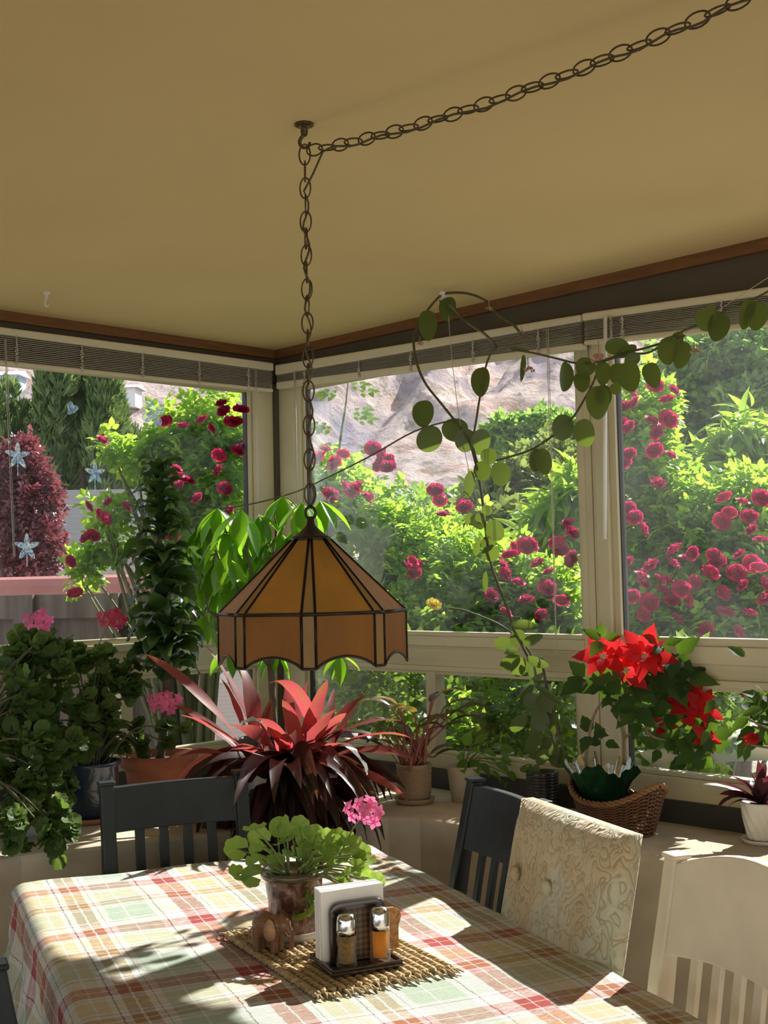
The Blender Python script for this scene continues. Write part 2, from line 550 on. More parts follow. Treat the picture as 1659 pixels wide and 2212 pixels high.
def cloud(ells, up=0.35, droop=0.0, shell=0.55, jit=0.8):
    """leaf places over ellipsoids (centre, radii, count): more of them towards the outside"""
    P = []; D = []; U = []
    for (c, r, k) in ells:
        # leaves sit in tufts at the twig ends, with gaps between the tufts
        m = max(4, k // 13); r = np.asarray(r)
        d0 = rnd_dirs(m); rad = shell + (1.08 - shell) * RNG.random((m, 1)) ** 0.6
        tuft = d0 * rad
        i = RNG.integers(0, m, k)
        off = RNG.normal(size=(k, 3)) * (0.13 + 0.10 * RNG.random((m, 1)))[i]
        d = unit(tuft[i] + off)
        P.append(np.asarray(c) + (tuft[i] + off) * r)
        D.append(unit(unit(off) * 0.7 + d0[i] * 0.5 + RNG.normal(size=(k, 3)) * jit * 0.6 + np.array([0, 0, -droop])))
        U.append(unit(d * 0.6 + RNG.normal(size=(k, 3)) * 0.5 + np.array([0, 0, up + 0.4])))
    return np.vstack(P), np.vstack(D), np.vstack(U)


OV = leaf_template(lambda t: 0.34 * math.sin(pi * t ** 0.85), 3, 0.3, 0.12)
ROSE5 = compound(OV, [(0.0, 0.55, 0, 0.45), (0.03, 0.5, -1.1, 0.38), (-0.03, 0.5, 1.1, 0.38), (0.03, 0.2, -1.2, 0.33), (-0.03, 0.2, 1.2, 0.33)])
LANCE = leaf_template(lambda t: 0.13 * math.sin(pi * t ** 0.8), 4, 0.5, 0.35)
FLAME = compound(leaf_template(lambda t: 0.11 * math.sin(pi * min(1, t * 0.9 + 0.1)), 2, 0.6, -0.1), [(0, 0, 0, 1.0), (0.02, 0.1, -0.35, 0.8), (-0.02, 0.1, 0.35, 0.8), (0.03, 0.25, -0.6, 0.55), (-0.03, 0.25, 0.6, 0.55)])

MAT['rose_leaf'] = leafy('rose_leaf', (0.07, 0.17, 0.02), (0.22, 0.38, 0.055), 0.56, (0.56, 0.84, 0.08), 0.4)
MAT['low_leaf'] = leafy('rose_leaf_painted_shade', (0.03, 0.075, 0.015), (0.09, 0.17, 0.03), 0.34, (0.34, 0.56, 0.05), 0.45)  # darker copy of the rose leaf: shade of the low foliage in its colour
MAT['rose_petal'] = leafy('rose_petal', (0.15, 0.003, 0.025), (0.60, 0.03, 0.13), 0.4, (0.90, 0.05, 0.24), 0.6, 0.2)
MAT['cane'] = plain('green_cane', (0.16, 0.17, 0.07), 0.7, 0.2, 20)
MAT['bark'] = plain('bark', (0.13, 0.10, 0.07), 0.9, 0.3, 12, 0.5, 40)
MAT['conifer'] = leafy('conifer_green', (0.06, 0.12, 0.045), (0.20, 0.29, 0.10), 0.25, (0.30, 0.42, 0.10), 0.6)
MAT['plum'] = leafy('plum_leaf', (0.07, 0.016, 0.024), (0.36, 0.17, 0.17), 0.3, (0.42, 0.09, 0.11), 0.3, 0.7)
MAT['peach'] = leafy('peach_leaf', (0.13, 0.26, 0.03), (0.28, 0.44, 0.07), 0.5, (0.55, 0.80, 0.08), 0.4)
MAT['shade_tree'] = leafy('tree_leaf', (0.07, 0.16, 0.04), (0.19, 0.31, 0.085), 0.52, (0.42, 0.66, 0.13), 0.45)
MAT['olive'] = leafy('shrub_leaf', (0.09, 0.15, 0.035), (0.22, 0.28, 0.07), 0.4, (0.36, 0.46, 0.09), 0.5)

# ------------------------------------------------------------------ outdoors: ground and hills
def ground_mat():
    m, nt, b, out = newmat('garden_ground')
    v = coords(nt)
    n = noise(nt, v, 0.8, 6, 0.6)
    r = ramp(nt, [(0.35, (0.16, 0.18, 0.08)), (0.48, (0.30, 0.27, 0.22)), (0.7, (0.42, 0.39, 0.34))])
    nt.links.new(n.outputs['Fac'], r.inputs['Fac']); nt.links.new(r.outputs['Color'], b.inputs['Base Color'])
    b.inputs['Roughness'].default_value = 0.95
    bump(nt, noise(nt, v, 30, 5).outputs['Fac'], b, 0.5, 0.02)
    return m


g = MB()
g.add([(-60, 0.06, -0.05), (60, 0.06, -0.05), (60, 90, -0.05), (-60, 90, -0.05)], [(0, 1, 2, 3)])
g.add([(-90, -60, -0.05), (-0.06, -60, -0.05), (-0.06, 0.06, -0.05), (-60, 0.06, -0.05), (-60, 90, -0.05), (-90, 90, -0.05)], [(0, 1, 2, 3, 4, 5)])
struct(g.build('ground', ground_mat()))
# unseen pale ground behind the room, added to bounce sunlight onto the ceiling
struct(MB().box((-0.06, -40, -0.12), (40, -6.5, -0.05)).box((7.5, -6.5, -0.12), (40, 0.06, -0.05)).build('bounce_ground', plain('pale_bounce_surface', (0.80, 0.78, 0.73), 0.9, 0.1, 2.0)))


def hill_mesh():
    """red desert slopes round the valley on the two sides the windows face"""
    nth, nr = 760, 240
    th = np.linspace(math.radians(70), math.radians(205), nth)
    rr = np.linspace(0, 1, nr)
    T, R_ = np.meshgrid(th, rr, indexing='ij')
    rad = 110 + 330 * R_
    X, Y = CAM[0] + rad * np.cos(T), CAM[1] + rad * np.sin(T)
    def vnoise(x, y, seed):
        r = np.random.default_rng(seed); G = r.random((256, 256))
        xi = np.floor(x).astype(int); yi = np.floor(y).astype(int); fx = x - xi; fy = y - yi
        fx = fx * fx * (3 - 2 * fx); fy = fy * fy * (3 - 2 * fy)
        g = lambda a, b_: G[a % 256, b_ % 256]
        return (g(xi, yi) * (1 - fx) * (1 - fy) + g(xi + 1, yi) * fx * (1 - fy) + g(xi, yi + 1) * (1 - fx) * fy + g(xi + 1, yi + 1) * fx * fy)
    # gullies run downhill: the noise is stretched along the slope
    S = T * 200; R2 = rad + 25 * vnoise(S / 40, rad / 60, 3); S2 = S + 26 * vnoise(S / 50 + 9, rad / 50, 4) + 0.25 * rad
    rid = lambda L_, M_, sd: 1 - np.abs(2 * vnoise(S2 / L_ + 31, R2 / M_ + 17, sd) - 1)
    big = vnoise(S / 75 + 3, rad / 90 + 5, 12)
    rise = np.clip((R_ - 0.12 * big) / 0.55, 0, 1)
    Z = -3 + 85 * rise ** 0.9 * (0.55 + 0.75 * big) + rise * (22 * rid(27, 80, 50) + 13 * rid(12, 34, 51) + 7.5 * rid(5.6, 14, 52) + 3.6 * rid(2.6, 6, 53) - 14) + 40 * np.clip(R_ - 0.5, 0, 1)
    V = np.stack([X, Y, Z], -1).reshape(-1, 3)
    i, j = np.meshgrid(np.arange(nth - 1), np.arange(nr - 1), indexing='ij')
    a = (i * nr + j).ravel()
    return fast_mesh('hill', V, np.stack([a, a + nr, a + nr + 1, a + 1], -1))


def hill_mat():
    m, nt, b, out = newmat('desert_slope')
    v = coords(nt)
    n = noise(nt, v, 0.05, 9, 0.7)
    r = ramp(nt, [(0.34, (0.26, 0.25, 0.30)), (0.45, (0.44, 0.35, 0.35)), (0.52, (0.62, 0.51, 0.45)), (0.58, (0.56, 0.38, 0.32)), (0.66, (0.36, 0.35, 0.38)), (0.74, (0.28, 0.30, 0.29))])
    nt.links.new(n.outputs['Fac'], r.inputs['Fac'])
    n2 = noise(nt, v, 0.35, 7, 0.72)
    r2 = ramp(nt, [(0.52, (1, 1, 1)), (0.60, (0.50, 0.52, 0.42))])
    nt.links.new(n2.outputs['Fac'], r2.inputs['Fac'])
    mx = nt.nodes.new('ShaderNodeMix'); mx.data_type = 'RGBA'; mx.blend_type = 'MULTIPLY'; mx.inputs['Factor'].default_value = 0.8
    nt.links.new(r.outputs['Color'], mx.inputs['A']); nt.links.new(r2.outputs['Color'], mx.inputs['B'])
    nt.links.new(mx.outputs['Result'], b.inputs['Base Color'])
    b.inputs['Roughness'].default_value = 1.0; b.inputs['Specular IOR Level'].default_value = 0.1
    bump(nt, n2.outputs['Fac'], b, 0.8, 1.2)
    return m


hl = link('hill', hill_mesh(), hill_mat(), None, True)
struct(hl)
from mathutils.bvhtree import BVHTree
HILL_BVH = BVHTree.FromPolygons([v.co for v in hl.data.vertices], [tuple(p.vertices) for p in hl.data.polygons])


def ell(px, py, depth, rx, rz, n, ry=None):
    """an ellipsoid of leaves: centre ray pixel and distance, its radii given by the angle they fill"""
    c = at_d(px, py, depth); k = depth / FPX
    r = (ry if ry is not None else 0.7 * rx) * k
    # round in plan
    return (c, (max(rx * k, r) * 0.9, max(rx * k, r) * 0.9, rz * k), n)


def branchy(name, base, tips, r0, mat, parent):
    mb = MB(); base = np.asarray(base, float)
    for tp in tips:
        tp = np.asarray(tp, float)
        m1 = base * 0.6 + tp * 0.4 + np.array([0, 0, 0.25 * (tp[2] - base[2])]) + RNG.normal(size=3) * 0.04
        P = smooth_pts([base, m1, tp], 5)
        mb.tube(P, list(np.linspace(r0, r0 * 0.25, len(P))), 6)
    return mb.build(name, mat, parent, True, local=False)


# ------------------------------------------------------------------ rose bushes
def bloom_mesh():
    """one ruffled double rose: rings of cupped petals round a tight heart, unit radius, facing +z"""
    V = []; F = []
    r = np.random.default_rng(5)
    for ring_, (np_, open_, rad, zz) in enumerate(((7, 1.15, 1.0, 0.0), (6, 0.85, 0.78, 0.12), (5, 0.55, 0.56, 0.22), (4, 0.28, 0.34, 0.30))):
        for p in range(np_):
            a = 2 * pi * (p + 0.5 * ring_) / np_ + r.normal() * 0.12
            c, s = math.cos(a), math.sin(a)
            n0 = len(V)
            for i in range(4):
                t = i / 3
                out_ = rad * (0.12 + 0.88 * t) * math.sin(0.45 + open_ * 0.65 * (0.4 + 0.6 * t)) * 1.05
                up_ = zz + rad * 0.75 * t * math.cos(open_ * (0.5 + 0.65 * t)) + r.normal() * 0.03
                hw = rad * (0.12 + 0.55 * math.sin(pi * (0.12 + 0.70 * t)))
                for q in (-1, 0, 1):
                    x, y = out_ - abs(q) * 0.10 * rad * t, q * hw
                    V.append((c * x - s * y + r.normal() * 0.05 * t, s * x + c * y + r.normal() * 0.05 * t, up_ + abs(q) * 0.15 * rad * t + r.normal() * 0.085 * t))
            for i in range(3):
                b_ = n0 + i * 3
                F += [(b_, b_ + 1, b_ + 4, b_ + 3), (b_ + 1, b_ + 2, b_ + 5, b_ + 4)]
    return np.array(V), np.array(F)


BV, BF = bloom_mesh()
BLOOM = fast_mesh('rose_bloom', BV, BF)
BLOOM.materials.append(MAT['rose_petal'])
BLOOM.polygons.foreach_set('use_smooth', np.ones(len(BLOOM.polygons), dtype=bool))


def put_blooms(parent, spots):
    """spots: world place, radius; each bloom its own part, looking outwards and up"""
    for (p, r) in spots:
        o = bpy.data.objects.new('rose_bloom', BLOOM); COL.objects.link(o); o.parent = parent
        o.location = (np.asarray(p) - ORG[parent]).tolist()
        d = Vector((RNG.normal() * 0.7 + 0.35, RNG.normal() * 0.7 - 0.4, 0.3 + RNG.random() * 0.9)).normalized()
        q = d.to_track_quat('Z', 'Y')
        o.rotation_mode = 'QUATERNION'; o.rotation_quaternion = q
        o.scale = (r, r, r)


def rose_bush(label, base_px, depth, ells, spots, extra, leaf=0.075, name='rose_bush', low=()):
    base = at_d(base_px[0], base_px[1], depth); base[2] = -0.05
    root = thing(name, base, label, 'rose bush')
    P, D, U = cloud(ells, 0.5, 0.1)
    P[:, 2] = np.maximum(P[:, 2], 0.02)
    keep = (P[:, 1] > 0.18) | (P[:, 0] < -0.2)
    P, D, U = P[keep], D[keep], U[keep]
    scatter('foliage', ROSE5, P, D, U, leaf * (0.75 + 0.5 * RNG.random(len(P))) * 1.15, MAT['rose_leaf'], root)
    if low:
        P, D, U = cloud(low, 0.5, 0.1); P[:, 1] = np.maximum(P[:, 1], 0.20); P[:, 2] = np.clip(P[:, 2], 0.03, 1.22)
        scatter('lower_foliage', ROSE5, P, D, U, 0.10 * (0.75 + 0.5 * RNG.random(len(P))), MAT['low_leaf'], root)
    tips = [e[0] + rnd_dirs(1)[0] * np.array(e[1]) * 0.6 for e in ells for _ in range(3)]
    branchy('canes', base, tips, 0.018, MAT['cane'], root)
    S = [(at_d(x, y, depth + dz), s / FPX * depth) for (x, y, s, dz) in spots]
    for (e, k, s) in extra:
        d = rnd_dirs(k); d[:, 0] = np.where(d[:, 0] < 0, d[:, 0] * 0.5, d[:, 0]); d = unit(d + np.array([0.35, -0.35, 0.1]))
        for q in d: S.append((e[0] + q * np.array(e[1]) * 1.0, s / FPX * depth * (0.7 + 0.5 * RNG.random())))
    put_blooms(root, S[:100])
    return root, S[100:]


rs = lambda L, s=17, dz=-0.62: [(x + RNG.normal() * 2, y + RNG.normal() * 2, s * (0.85 + 0.35 * RNG.random()), dz + RNG.normal() * 0.08) for (x, y) in L]

# seen through the right-hand window
eR = [ell(1390, 1150, 5.3, 80, 250, 2000), ell(1400, 900, 5.4, 50, 80, 420), ell(1560, 1190, 5.2, 140, 125, 3300), ell(1640, 1120, 5.3, 90, 70, 1200), ell(1500, 1370, 5.1, 170, 110, 2800), ell(1640, 1330, 5.0, 120, 150, 1700), ell(1700, 1480, 5.6, 140, 60, 1000), ell(1440, 1570, 5.0, 110, 95, 1500)]
sR = rs([(1360, 845), (1375, 872), (1347, 885), (1452, 845), (1440, 868), (1416, 838), (1366, 926), (1350, 918), (1408, 912), (1440, 905), (1421, 936), (1362, 985), (1350, 1000), (1415, 975), (1446, 985), (1420, 1045), (1372, 1122), (1358, 1100), (1385, 1142), (1570, 1075), (1577, 1108), (1600, 1090), (1643, 1075), (1560, 1125), (1620, 1118), (1461, 1190), (1482, 1212), (1500, 1200), (1380, 1245), (1420, 1250), (1450, 1222), (1541, 1198), (1601, 1200), (1622, 1220), (1590, 1237), (1640, 1232), (1370, 1290), (1391, 1262), (1430, 1281), (1470, 1270), (1450, 1300), (1400, 1302), (1500, 1258), (1531, 1240), (1562, 1282), (1565, 1325), (1620, 1330), (1655, 1300), (1590, 1366), (1530, 1360), (1460, 1342), (1480, 1295), (1440, 1255), (1610, 1265), (1360, 1215), (1575, 1240), (1650, 1170), (1630, 1150), (1385, 1330), (1475, 1500), (1415, 1540), (1590, 1500), (1520, 1240), (1550, 1215), (1405, 1225), (1650, 1260)], 17.5)
rose_bush('big climbing rose with masses of crimson blooms behind the right window', (1500, 1500), 5.2, eR, sR, [(eR[3], 14, 15), (eR[2], 8, 15)], low=[((1.68, 0.26, 0.92), (0.17, 0.08, 0.42), 260), ((2.75, 0.22, 0.92), (0.36, 0.08, 0.42), 380)])

# seen through the middle window
eM = [ell(780, 1190, 5.9, 110, 130, 2000), ell(720, 1080, 6.0, 55, 75, 600), ell(940, 1270, 5.8, 150, 140, 2800), ell(1110, 1320, 5.7, 110, 110, 1600), ell(850, 1440, 5.6, 220, 110, 2600), ell(1150, 1500, 5.4, 180, 110, 1700), ell(1210, 1340, 5.6, 50, 90, 500)]
sM = rs([(700, 976), (688, 992), (724, 1002), (740, 985), (806, 973), (828, 988), (842, 1000), (820, 1008), (834, 1018), (715, 1070), (760, 1063), (772, 1050), (792, 1075), (945, 1070), (950, 1082), (940, 1060), (997, 1090), (1010, 1098), (960, 1115), (890, 1215), (906, 1226), (880, 1231), (898, 1240), (1100, 1200), (1085, 1242), (1130, 1184), (1147, 1180), (1084, 1228), (1120, 1262), (1160, 1222), (1206, 1174), (1214, 1190), (1228, 1130), (1232, 1150), (1180, 1272), (1210, 1300), (1170, 1330), (1060, 1290), (1108, 1190), (1190, 1240), (1240, 1210), (1140, 1300), (1095, 1330), (795, 1080), (741, 1052), (1130, 1520), (1005, 1480)], 17)
rM, _ = rose_bush('rose bush with scattered crimson blooms filling the middle window behind the hanging lamp', (930, 1560), 5.8, eM, sM, [(eM[3], 12, 13)], low=[((0.45, 0.22, 0.95), (0.36, 0.08, 0.40), 330), ((1.15, 0.22, 0.95), (0.40, 0.08, 0.38), 440)])
# one tall bare cane above the bush
mb = MB(); P = smooth_pts([at_d(728, 1010, 5.9), at_d(738, 930, 5.9), at_d(746, 880, 5.9), at_d(752, 825, 5.9)], 6); mb.tube(P, list(np.linspace(0.007, 0.003, len(P))), 6)
mb.build('tall_cane', MAT['cane'], rM, True, local=False)
LP = [(752, 835), (770, 850), (735, 852), (755, 900), (768, 910), (722, 930), (712, 922), (740, 968), (770, 972), (758, 890), (728, 858)]
scatter('tall_cane_leaves', ROSE5, [at_d(x, y, 5.9) for x, y in LP], [unit(RT * (1 if x > 745 else -1) + np.array([0, 0, 0.1])) for x, y in LP], [(0.3, -0.5, 0.7)] * len(LP), 0.12, MAT['rose_leaf'], rM)

MAT['yellow_petal'] = leafy('yellow_petal', (0.80, 0.62, 0.05), (0.90, 0.75, 0.12), 0.4, (1.0, 0.85, 0.15), 0.6, 0.2)
YB = BLOOM.copy(); YB.materials.clear(); YB.materials.append(MAT['yellow_petal'])
yb = bpy.data.objects.new('rose_bloom', YB); COL.objects.link(yb); yb.parent = rM; yb.location = (at_d(936, 1308, 5.0) - ORG[rM]).tolist(); yb.rotation_euler = (0.7, 0.3, 0.8); yb.scale = (0.035, 0.035, 0.035); yb['label'] = 'single yellow bloom'
# seen through the left window
eL = [ell(455, 905, 5.4, 70, 55, 480), ell(400, 985, 5.4, 85, 75, 560), ell(480, 1040, 5.4, 75, 130, 760), ell(310, 1000, 5.4, 55, 30, 140), ell(225, 1115, 5.3, 45, 25, 90), ell(410, 1150, 5.4, 70, 80, 500), ell(185, 1240, 5.3, 26, 45, 90), ell(235, 1165, 5.3, 35, 25, 80), ell(240, 975, 5.3, 20, 22, 40), ell(500, 1250, 5.4, 70, 130, 700)]
sL = rs([(360, 915), (395, 924), (440, 914), (452, 926), (486, 890), (498, 910), (514, 914), (510, 975), (524, 968), (384, 1030), (387, 1048), (378, 1020), (476, 1020), (486, 1056), (224, 956), (190, 1095), (236, 1084), (214, 1116), (226, 1122), (270, 1096), (190, 1166), (200, 1158), (150, 1212), (165, 1284), (470, 985), (500, 1100), (370, 1160), (480, 875), (520, 890), (430, 1075), (400, 1040)], 15)
rose_bush('arching rose bush with few dark red blooms in the left window', (420, 1500), 5.4, eL, sL, [(eL[2], 6, 12)])

# ------------------------------------------------------------------ trees and shrubs beyond
def tree(name, label, cat, base_px, depth, ells, tpl, size, mat, trunk=0.1, group=None, droop=0.0, up=0.4, jit=0.8, ups=None):
    base = at_d(base_px[0], base_px[1], depth); base[2] = -0.05
    root = thing(name, base, label, cat, group)
    P, D, U = cloud(ells, up, droop, 0.5, jit)
    P[:, 2] = np.maximum(P[:, 2], 0.03)
    if ups is not None: D = unit(D * 0.45 + np.array(ups))
    k = P[:, 1] > 0.3
    k |= P[:, 0] < -0.3
    P, D, U = P[k], D[k], U[k]
    scatter('foliage', tpl, P, D, U, size * (0.7 + 0.6 * RNG.random(len(P))), mat, root)
    branchy('trunk', base, [e[0] for e in ells[:6]], trunk, MAT['bark'], root)
    return root


con = []
for i in range(46):
    a = RNG.random(); x = 160 + (RNG.random() - 0.5) * 330 * (1 - 0.75 * a) - 40 * a + 40; y = 1110 - 300 * a
    con.append(ell(x, y, 16 + RNG.normal() * 0.7, 30, 60, 480))
con += [ell(20, 900, 16.5, 60, 60, 260), ell(20, 1000, 16.5, 70, 60, 260), ell(-30, 950, 17, 90, 120, 400)]
tree('conifer_tree', 'tall feathery dark green conifer in the left window', 'tree', (180, 1300), 16, con, FLAME, 0.19, MAT['conifer'], 0.2, ups=(0.15, 0.1, 0.95))
tree('plum_tree', 'purple-leaved plum tree at the left edge of the left window', 'tree', (60, 1300), 9.0,
     [ell(40, 1005, 9, 45, 45, 900), ell(60, 1090, 9, 60, 60, 1700), ell(10, 1170, 9, 75, 60, 1600), ell(95, 1185, 8.8, 35, 45, 700), ell(-20, 1080, 9, 70, 80, 1000)], ROSE5, 0.085, MAT['plum'], 0.08)
tree('round_tree', 'round dark green tree in front of the red slope, middle window', 'tree', (1150, 1240), 22,
     [ell(1105, 945, 22, 50, 28, 900), ell(1170, 945, 22, 65, 36, 1200), ell(1235, 955, 22, 55, 40, 900), ell(1125, 975, 22.5, 60, 28, 700), ell(1215, 1000, 22.5, 50, 30, 500)], ROSE5, 0.24, MAT['shade_tree'], 0.2)
tree('shade_tree', 'large airy tree across the top of the right window', 'tree', (1560, 1250), 11,
     [ell(1500, 790, 11, 120, 55, 700), ell(1620, 760, 11, 130, 60, 800), ell(1560, 890, 11, 140, 70, 900), ell(1470, 960, 11, 80, 60, 420), ell(1640, 960, 11, 120, 100, 700), ell(1420, 860, 11.5, 60, 50, 220), ell(1680, 850, 10.5, 130, 110, 700)], ROSE5, 0.17, MAT['shade_tree'], 0.13)
tree('peach_tree', 'lime green peach tree with narrow drooping leaves in the right window', 'tree', (1580, 1500), 6.4,
     [ell(1600, 960, 6.4, 50, 70, 260), ell(1560, 1050, 6.4, 90, 60, 520), ell(1480, 1090, 6.5, 70, 60, 360), ell(1640, 1040, 6.4, 70, 90, 520), ell(1530, 1130, 6.4, 110, 60, 460), ell(1450, 1130, 6.5, 60, 70, 240)], LANCE, 0.15, MAT['peach'], 0.05, droop=0.45)
tree('peach_tree', 'lime green peach tree with narrow leaves at the right end of the middle window', 'tree', (1220, 1500), 7.0,
     [ell(1215, 1110, 7, 55, 60, 300), ell(1180, 1170, 7, 60, 60, 300), ell(1235, 1060, 7, 30, 50, 140)], LANCE, 0.15, MAT['peach'], 0.04, droop=0.45)
tree('shrub', 'yellowish green rounded shrub behind the roses, middle window', 'shrub', (1110, 1350), 10,
     [ell(1090, 1100, 10, 70, 70, 900), ell(1150, 1080, 10, 70, 60, 700), ell(1190, 1010, 12, 60, 40, 400), ell(1090, 1170, 9.5, 80, 60, 700)], ROSE5, 0.16, MAT['olive'], 0.06)
tree('shrub', 'dark green bush at the foot of the slope, middle window', 'shrub', (990, 1300), 14,
     [ell(1015, 1110, 14, 60, 30, 400), ell(1080, 1060, 15, 50, 30, 300), ell(900, 1110, 14, 70, 30, 400)], ROSE5, 0.2, MAT['shade_tree'], 0.05)
for (x, y, d, lab) in ((900, 1540, 3.3, 'low leafy plant outside the lower window behind the tan pot'), (1100, 1580, 3.6, 'low dark leafy plant outside the lower window behind the vine pot'), (1430, 1590, 3.4, 'low leafy plant outside the lower window behind the poinsettia')):
    c = at_d(x, y, d + 1.3)
    k = (d + 1.3)
    tree('garden_plant', lab, 'plant', (x, y + 60), k, [ell(x - 60, y, k, 80, 50, 420), ell(x + 50, y - 20, k, 80, 55, 420)], OV, 0.05, MAT['rose_leaf'], 0.01)
for i in range(7):
    x = -40 + 95 * i
# ------------------------------------------------------------------ sheds, walls, far houses
def house(name, label, px, depth, w, d, h, roof_h, wallc, roofc, rot, cat='house', over=0.25):
    base = at_d(px[0], px[1], depth); base[2] = -0.05 if depth < 40 else base[2]
    if depth > 40:
        hit = HILL_BVH.ray_cast(Vector(CAM.tolist()), Vector(unit(ray(px[0], px[1])).tolist()))
        if hit[0] is not None: base = np.array(hit[0]); k = np.linalg.norm(base - CAM) / depth; w, d, h, roof_h, over = w * k, d * k, h * k, roof_h * k, over * k
    e = thing(name, base, label, cat, None, rot)
    mb = MB(); mb.box((-w / 2, -d / 2, -1.0 if depth > 40 else 0), (w / 2, d / 2, h)); mb.build('wall_shell', wallc, e)
    r = MB(); o_ = over
    V = [(-w / 2 - o_, -d / 2 - o_, h), (w / 2 + o_, -d / 2 - o_, h), (w / 2 + o_, d / 2 + o_, h), (-w / 2 - o_, d / 2 + o_, h), (-w / 2 - o_, 0, h + roof_h), (w / 2 + o_, 0, h + roof_h)]
    r.add(V, [(0, 1, 5, 4), (2, 3, 4, 5), (0, 4, 3), (1, 2, 5), (3, 2, 1, 0)]); r.build('roof', roofc, e)
    return e


def siding(name, c, pitch=9.0):
    m, nt, b, out = newmat(name)
    w_ = nt.nodes.new('ShaderNodeTexWave'); w_.bands_direction = 'Z'; w_.inputs['Scale'].default_value = pitch; w_.wave_profile = 'SAW'
    nt.links.new(coords(nt), w_.inputs['Vector'])
    r = ramp(nt, [(0.0, [k * 0.7 for k in c]), (0.15, c), (1, c)]); nt.links.new(w_.outputs['Fac'], r.inputs['Fac']); nt.links.new(r.outputs['Color'], b.inputs['Base Color'])
    b.inputs['Roughness'].default_value = 0.8
    bump(nt, w_.outputs['Fac'], b, 0.4, 0.02)
    return m


SH = siding('pale_siding', (0.62, 0.60, 0.58))
RF = siding('grey_shingles', (0.085, 0.085, 0.09), 6.0)
hs = house('garden_house', 'small pale house with a grey shingle roof in the left window', (190, 1240), 12.0, 3.2, 3.0, 1.86, 0.62, SH, RF, math.radians(52))
wp = plain('white_trim', (0.8, 0.8, 0.78), 0.5, 0.03); gp = plain('dark_window', (0.12, 0.16, 0.2), 0.1, 0.2, 1.0)
for (x0, x1, z0, z1) in ((0.35, 1.3, 0.75, 1.4), (-1.3, -0.5, 0.75, 1.4)):
    f = MB(); y0 = -1.53
    f.box((x0 - 0.07, y0, z0 - 0.07), (x1 + 0.07, y0 + 0.04, z0)); f.box((x0 - 0.07, y0, z1), (x1 + 0.07, y0 + 0.04, z1 + 0.07))
    for x in (x0 - 0.07, (x0 + x1) / 2 - 0.02, x1): f.box((x, y0, z0), (x + 0.07, y0 + 0.04, z1))
    fo = f.build('window', wp, hs)
    MB().box((x0, y0 + 0.02, z0), (x1, y0 + 0.06, z1)).build('window_pane', gp, fo)
MB().box((-0.42, -1.54, 0), (-0.36, -1.48, 1.5)).box((-0.1, -1.54, 0), (-0.04, -1.48, 1.5)).build('door_frame', wp, hs)
house('far_house', 'distant brown-roofed building at the foot of the slope, middle window', (985, 1110), 30, 2.6, 2.6, 1.6, 1.6, plain('tan_wall', (0.45, 0.33, 0.26), 0.9), siding('brown_shingles', (0.36, 0.25, 0.21), 4.0), math.radians(45))
WH = plain('white_house', (0.75, 0.76, 0.76), 0.8, 0.05)
house('hillside_house', 'tiny white house on the hillside at the left window edge', (15, 848), 85, 2.0, 1.6, 1.0, 0.4, plain('blue_house', (0.42, 0.58, 0.72), 0.8, 0.05), WH, math.radians(40))
house('hillside_house', 'tiny white house on the hillside right of the conifer', (262, 868), 85, 2.4, 1.6, 0.8, 0.35, WH, plain('grey_roof', (0.5, 0.47, 0.45), 0.8), math.radians(40))

# pink stucco wall
p0 = on_z(-260, 1235, 1.515); 
a = at_d(-300, 1226, 7.2); b_ = at_d(452, 1224, 6.6)
def slab(mb, a, b, z0, z1, t):
    a = np.array(a[:2]); b = np.array(b[:2]); u = (b - a) / np.linalg.norm(b - a); nrm = np.array([-u[1], u[0]]) * t / 2
    q = [a - nrm, b - nrm, b + nrm, a + nrm]
    mb.add([(x, y, z0) for x, y in q] + [(x, y, z1) for x, y in q], [(0, 3, 2, 1), (4, 5, 6, 7), (0, 1, 5, 4), (1, 2, 6, 5), (2, 3, 7, 6), (3, 0, 4, 7)])
    return mb


MAT['pink'] = plain('pink_stucco', (0.50, 0.215, 0.19), 0.95, 0.14, 2.5, 0.5, 40)
o = slab(MB(), a, b_, -0.05, 1.56, 0.2).build('garden_wall', MAT['pink'], bevel=0.05)
tag(o, 'rounded pink stucco wall beyond the left window', 'wall', kind='thing')
# weathered plank fence in front of it
fa, fb = at_d(-300, 1268, 5.9), at_d(415, 1268, 5.5)
fe = thing('plank_fence', ((fa + fb) / 2 * np.array([1, 1, 0])), 'weathered grey board fence in front of the pink wall', 'fence')
MAT['oldwood'] = wood('weathered_boards', (0.12, 0.09, 0.075), (0.24, 0.19, 0.165), 2.5, 0.9, (6, 6, 0.6), 0.5)
u = unit((fb - fa)[:2]); Lf = np.linalg.norm((fb - fa)[:2]); 
pl = MB(); k = int(Lf / 0.13)
for i in range(k):
    s0, s1 = fa[:2] + u * (i * Lf / k), fa[:2] + u * ((i + 1) * Lf / k - 0.001)
    slab(pl, s0, s1, 0.0, 1.37 + 0.01 * RNG.random(), 0.02)
pl.build('planks', MAT['oldwood'], fe, local=False)
nrm = np.array([u[1], -u[0]]); nrm = nrm if nrm @ (CAM[:2] - fa[:2]) > 0 else -nrm
for (za, zb) in ((1.36, 1.47), (0.5, 0.6)):
    slab(MB(), fa[:2] + nrm * 0.03, fb[:2] + nrm * 0.03, za, zb, 0.04).build('rail', MAT['oldwood'], fe, local=False)
for t in (0.02, 0.28, 0.53, 0.78, 0.985):
    p = fa[:2] + u * Lf * t + nrm * 0.035
    slab(MB(), p - u * 0.05, p + u * 0.05, 0.0, 1.47, 0.08).build('post', MAT['oldwood'], fe, local=False)
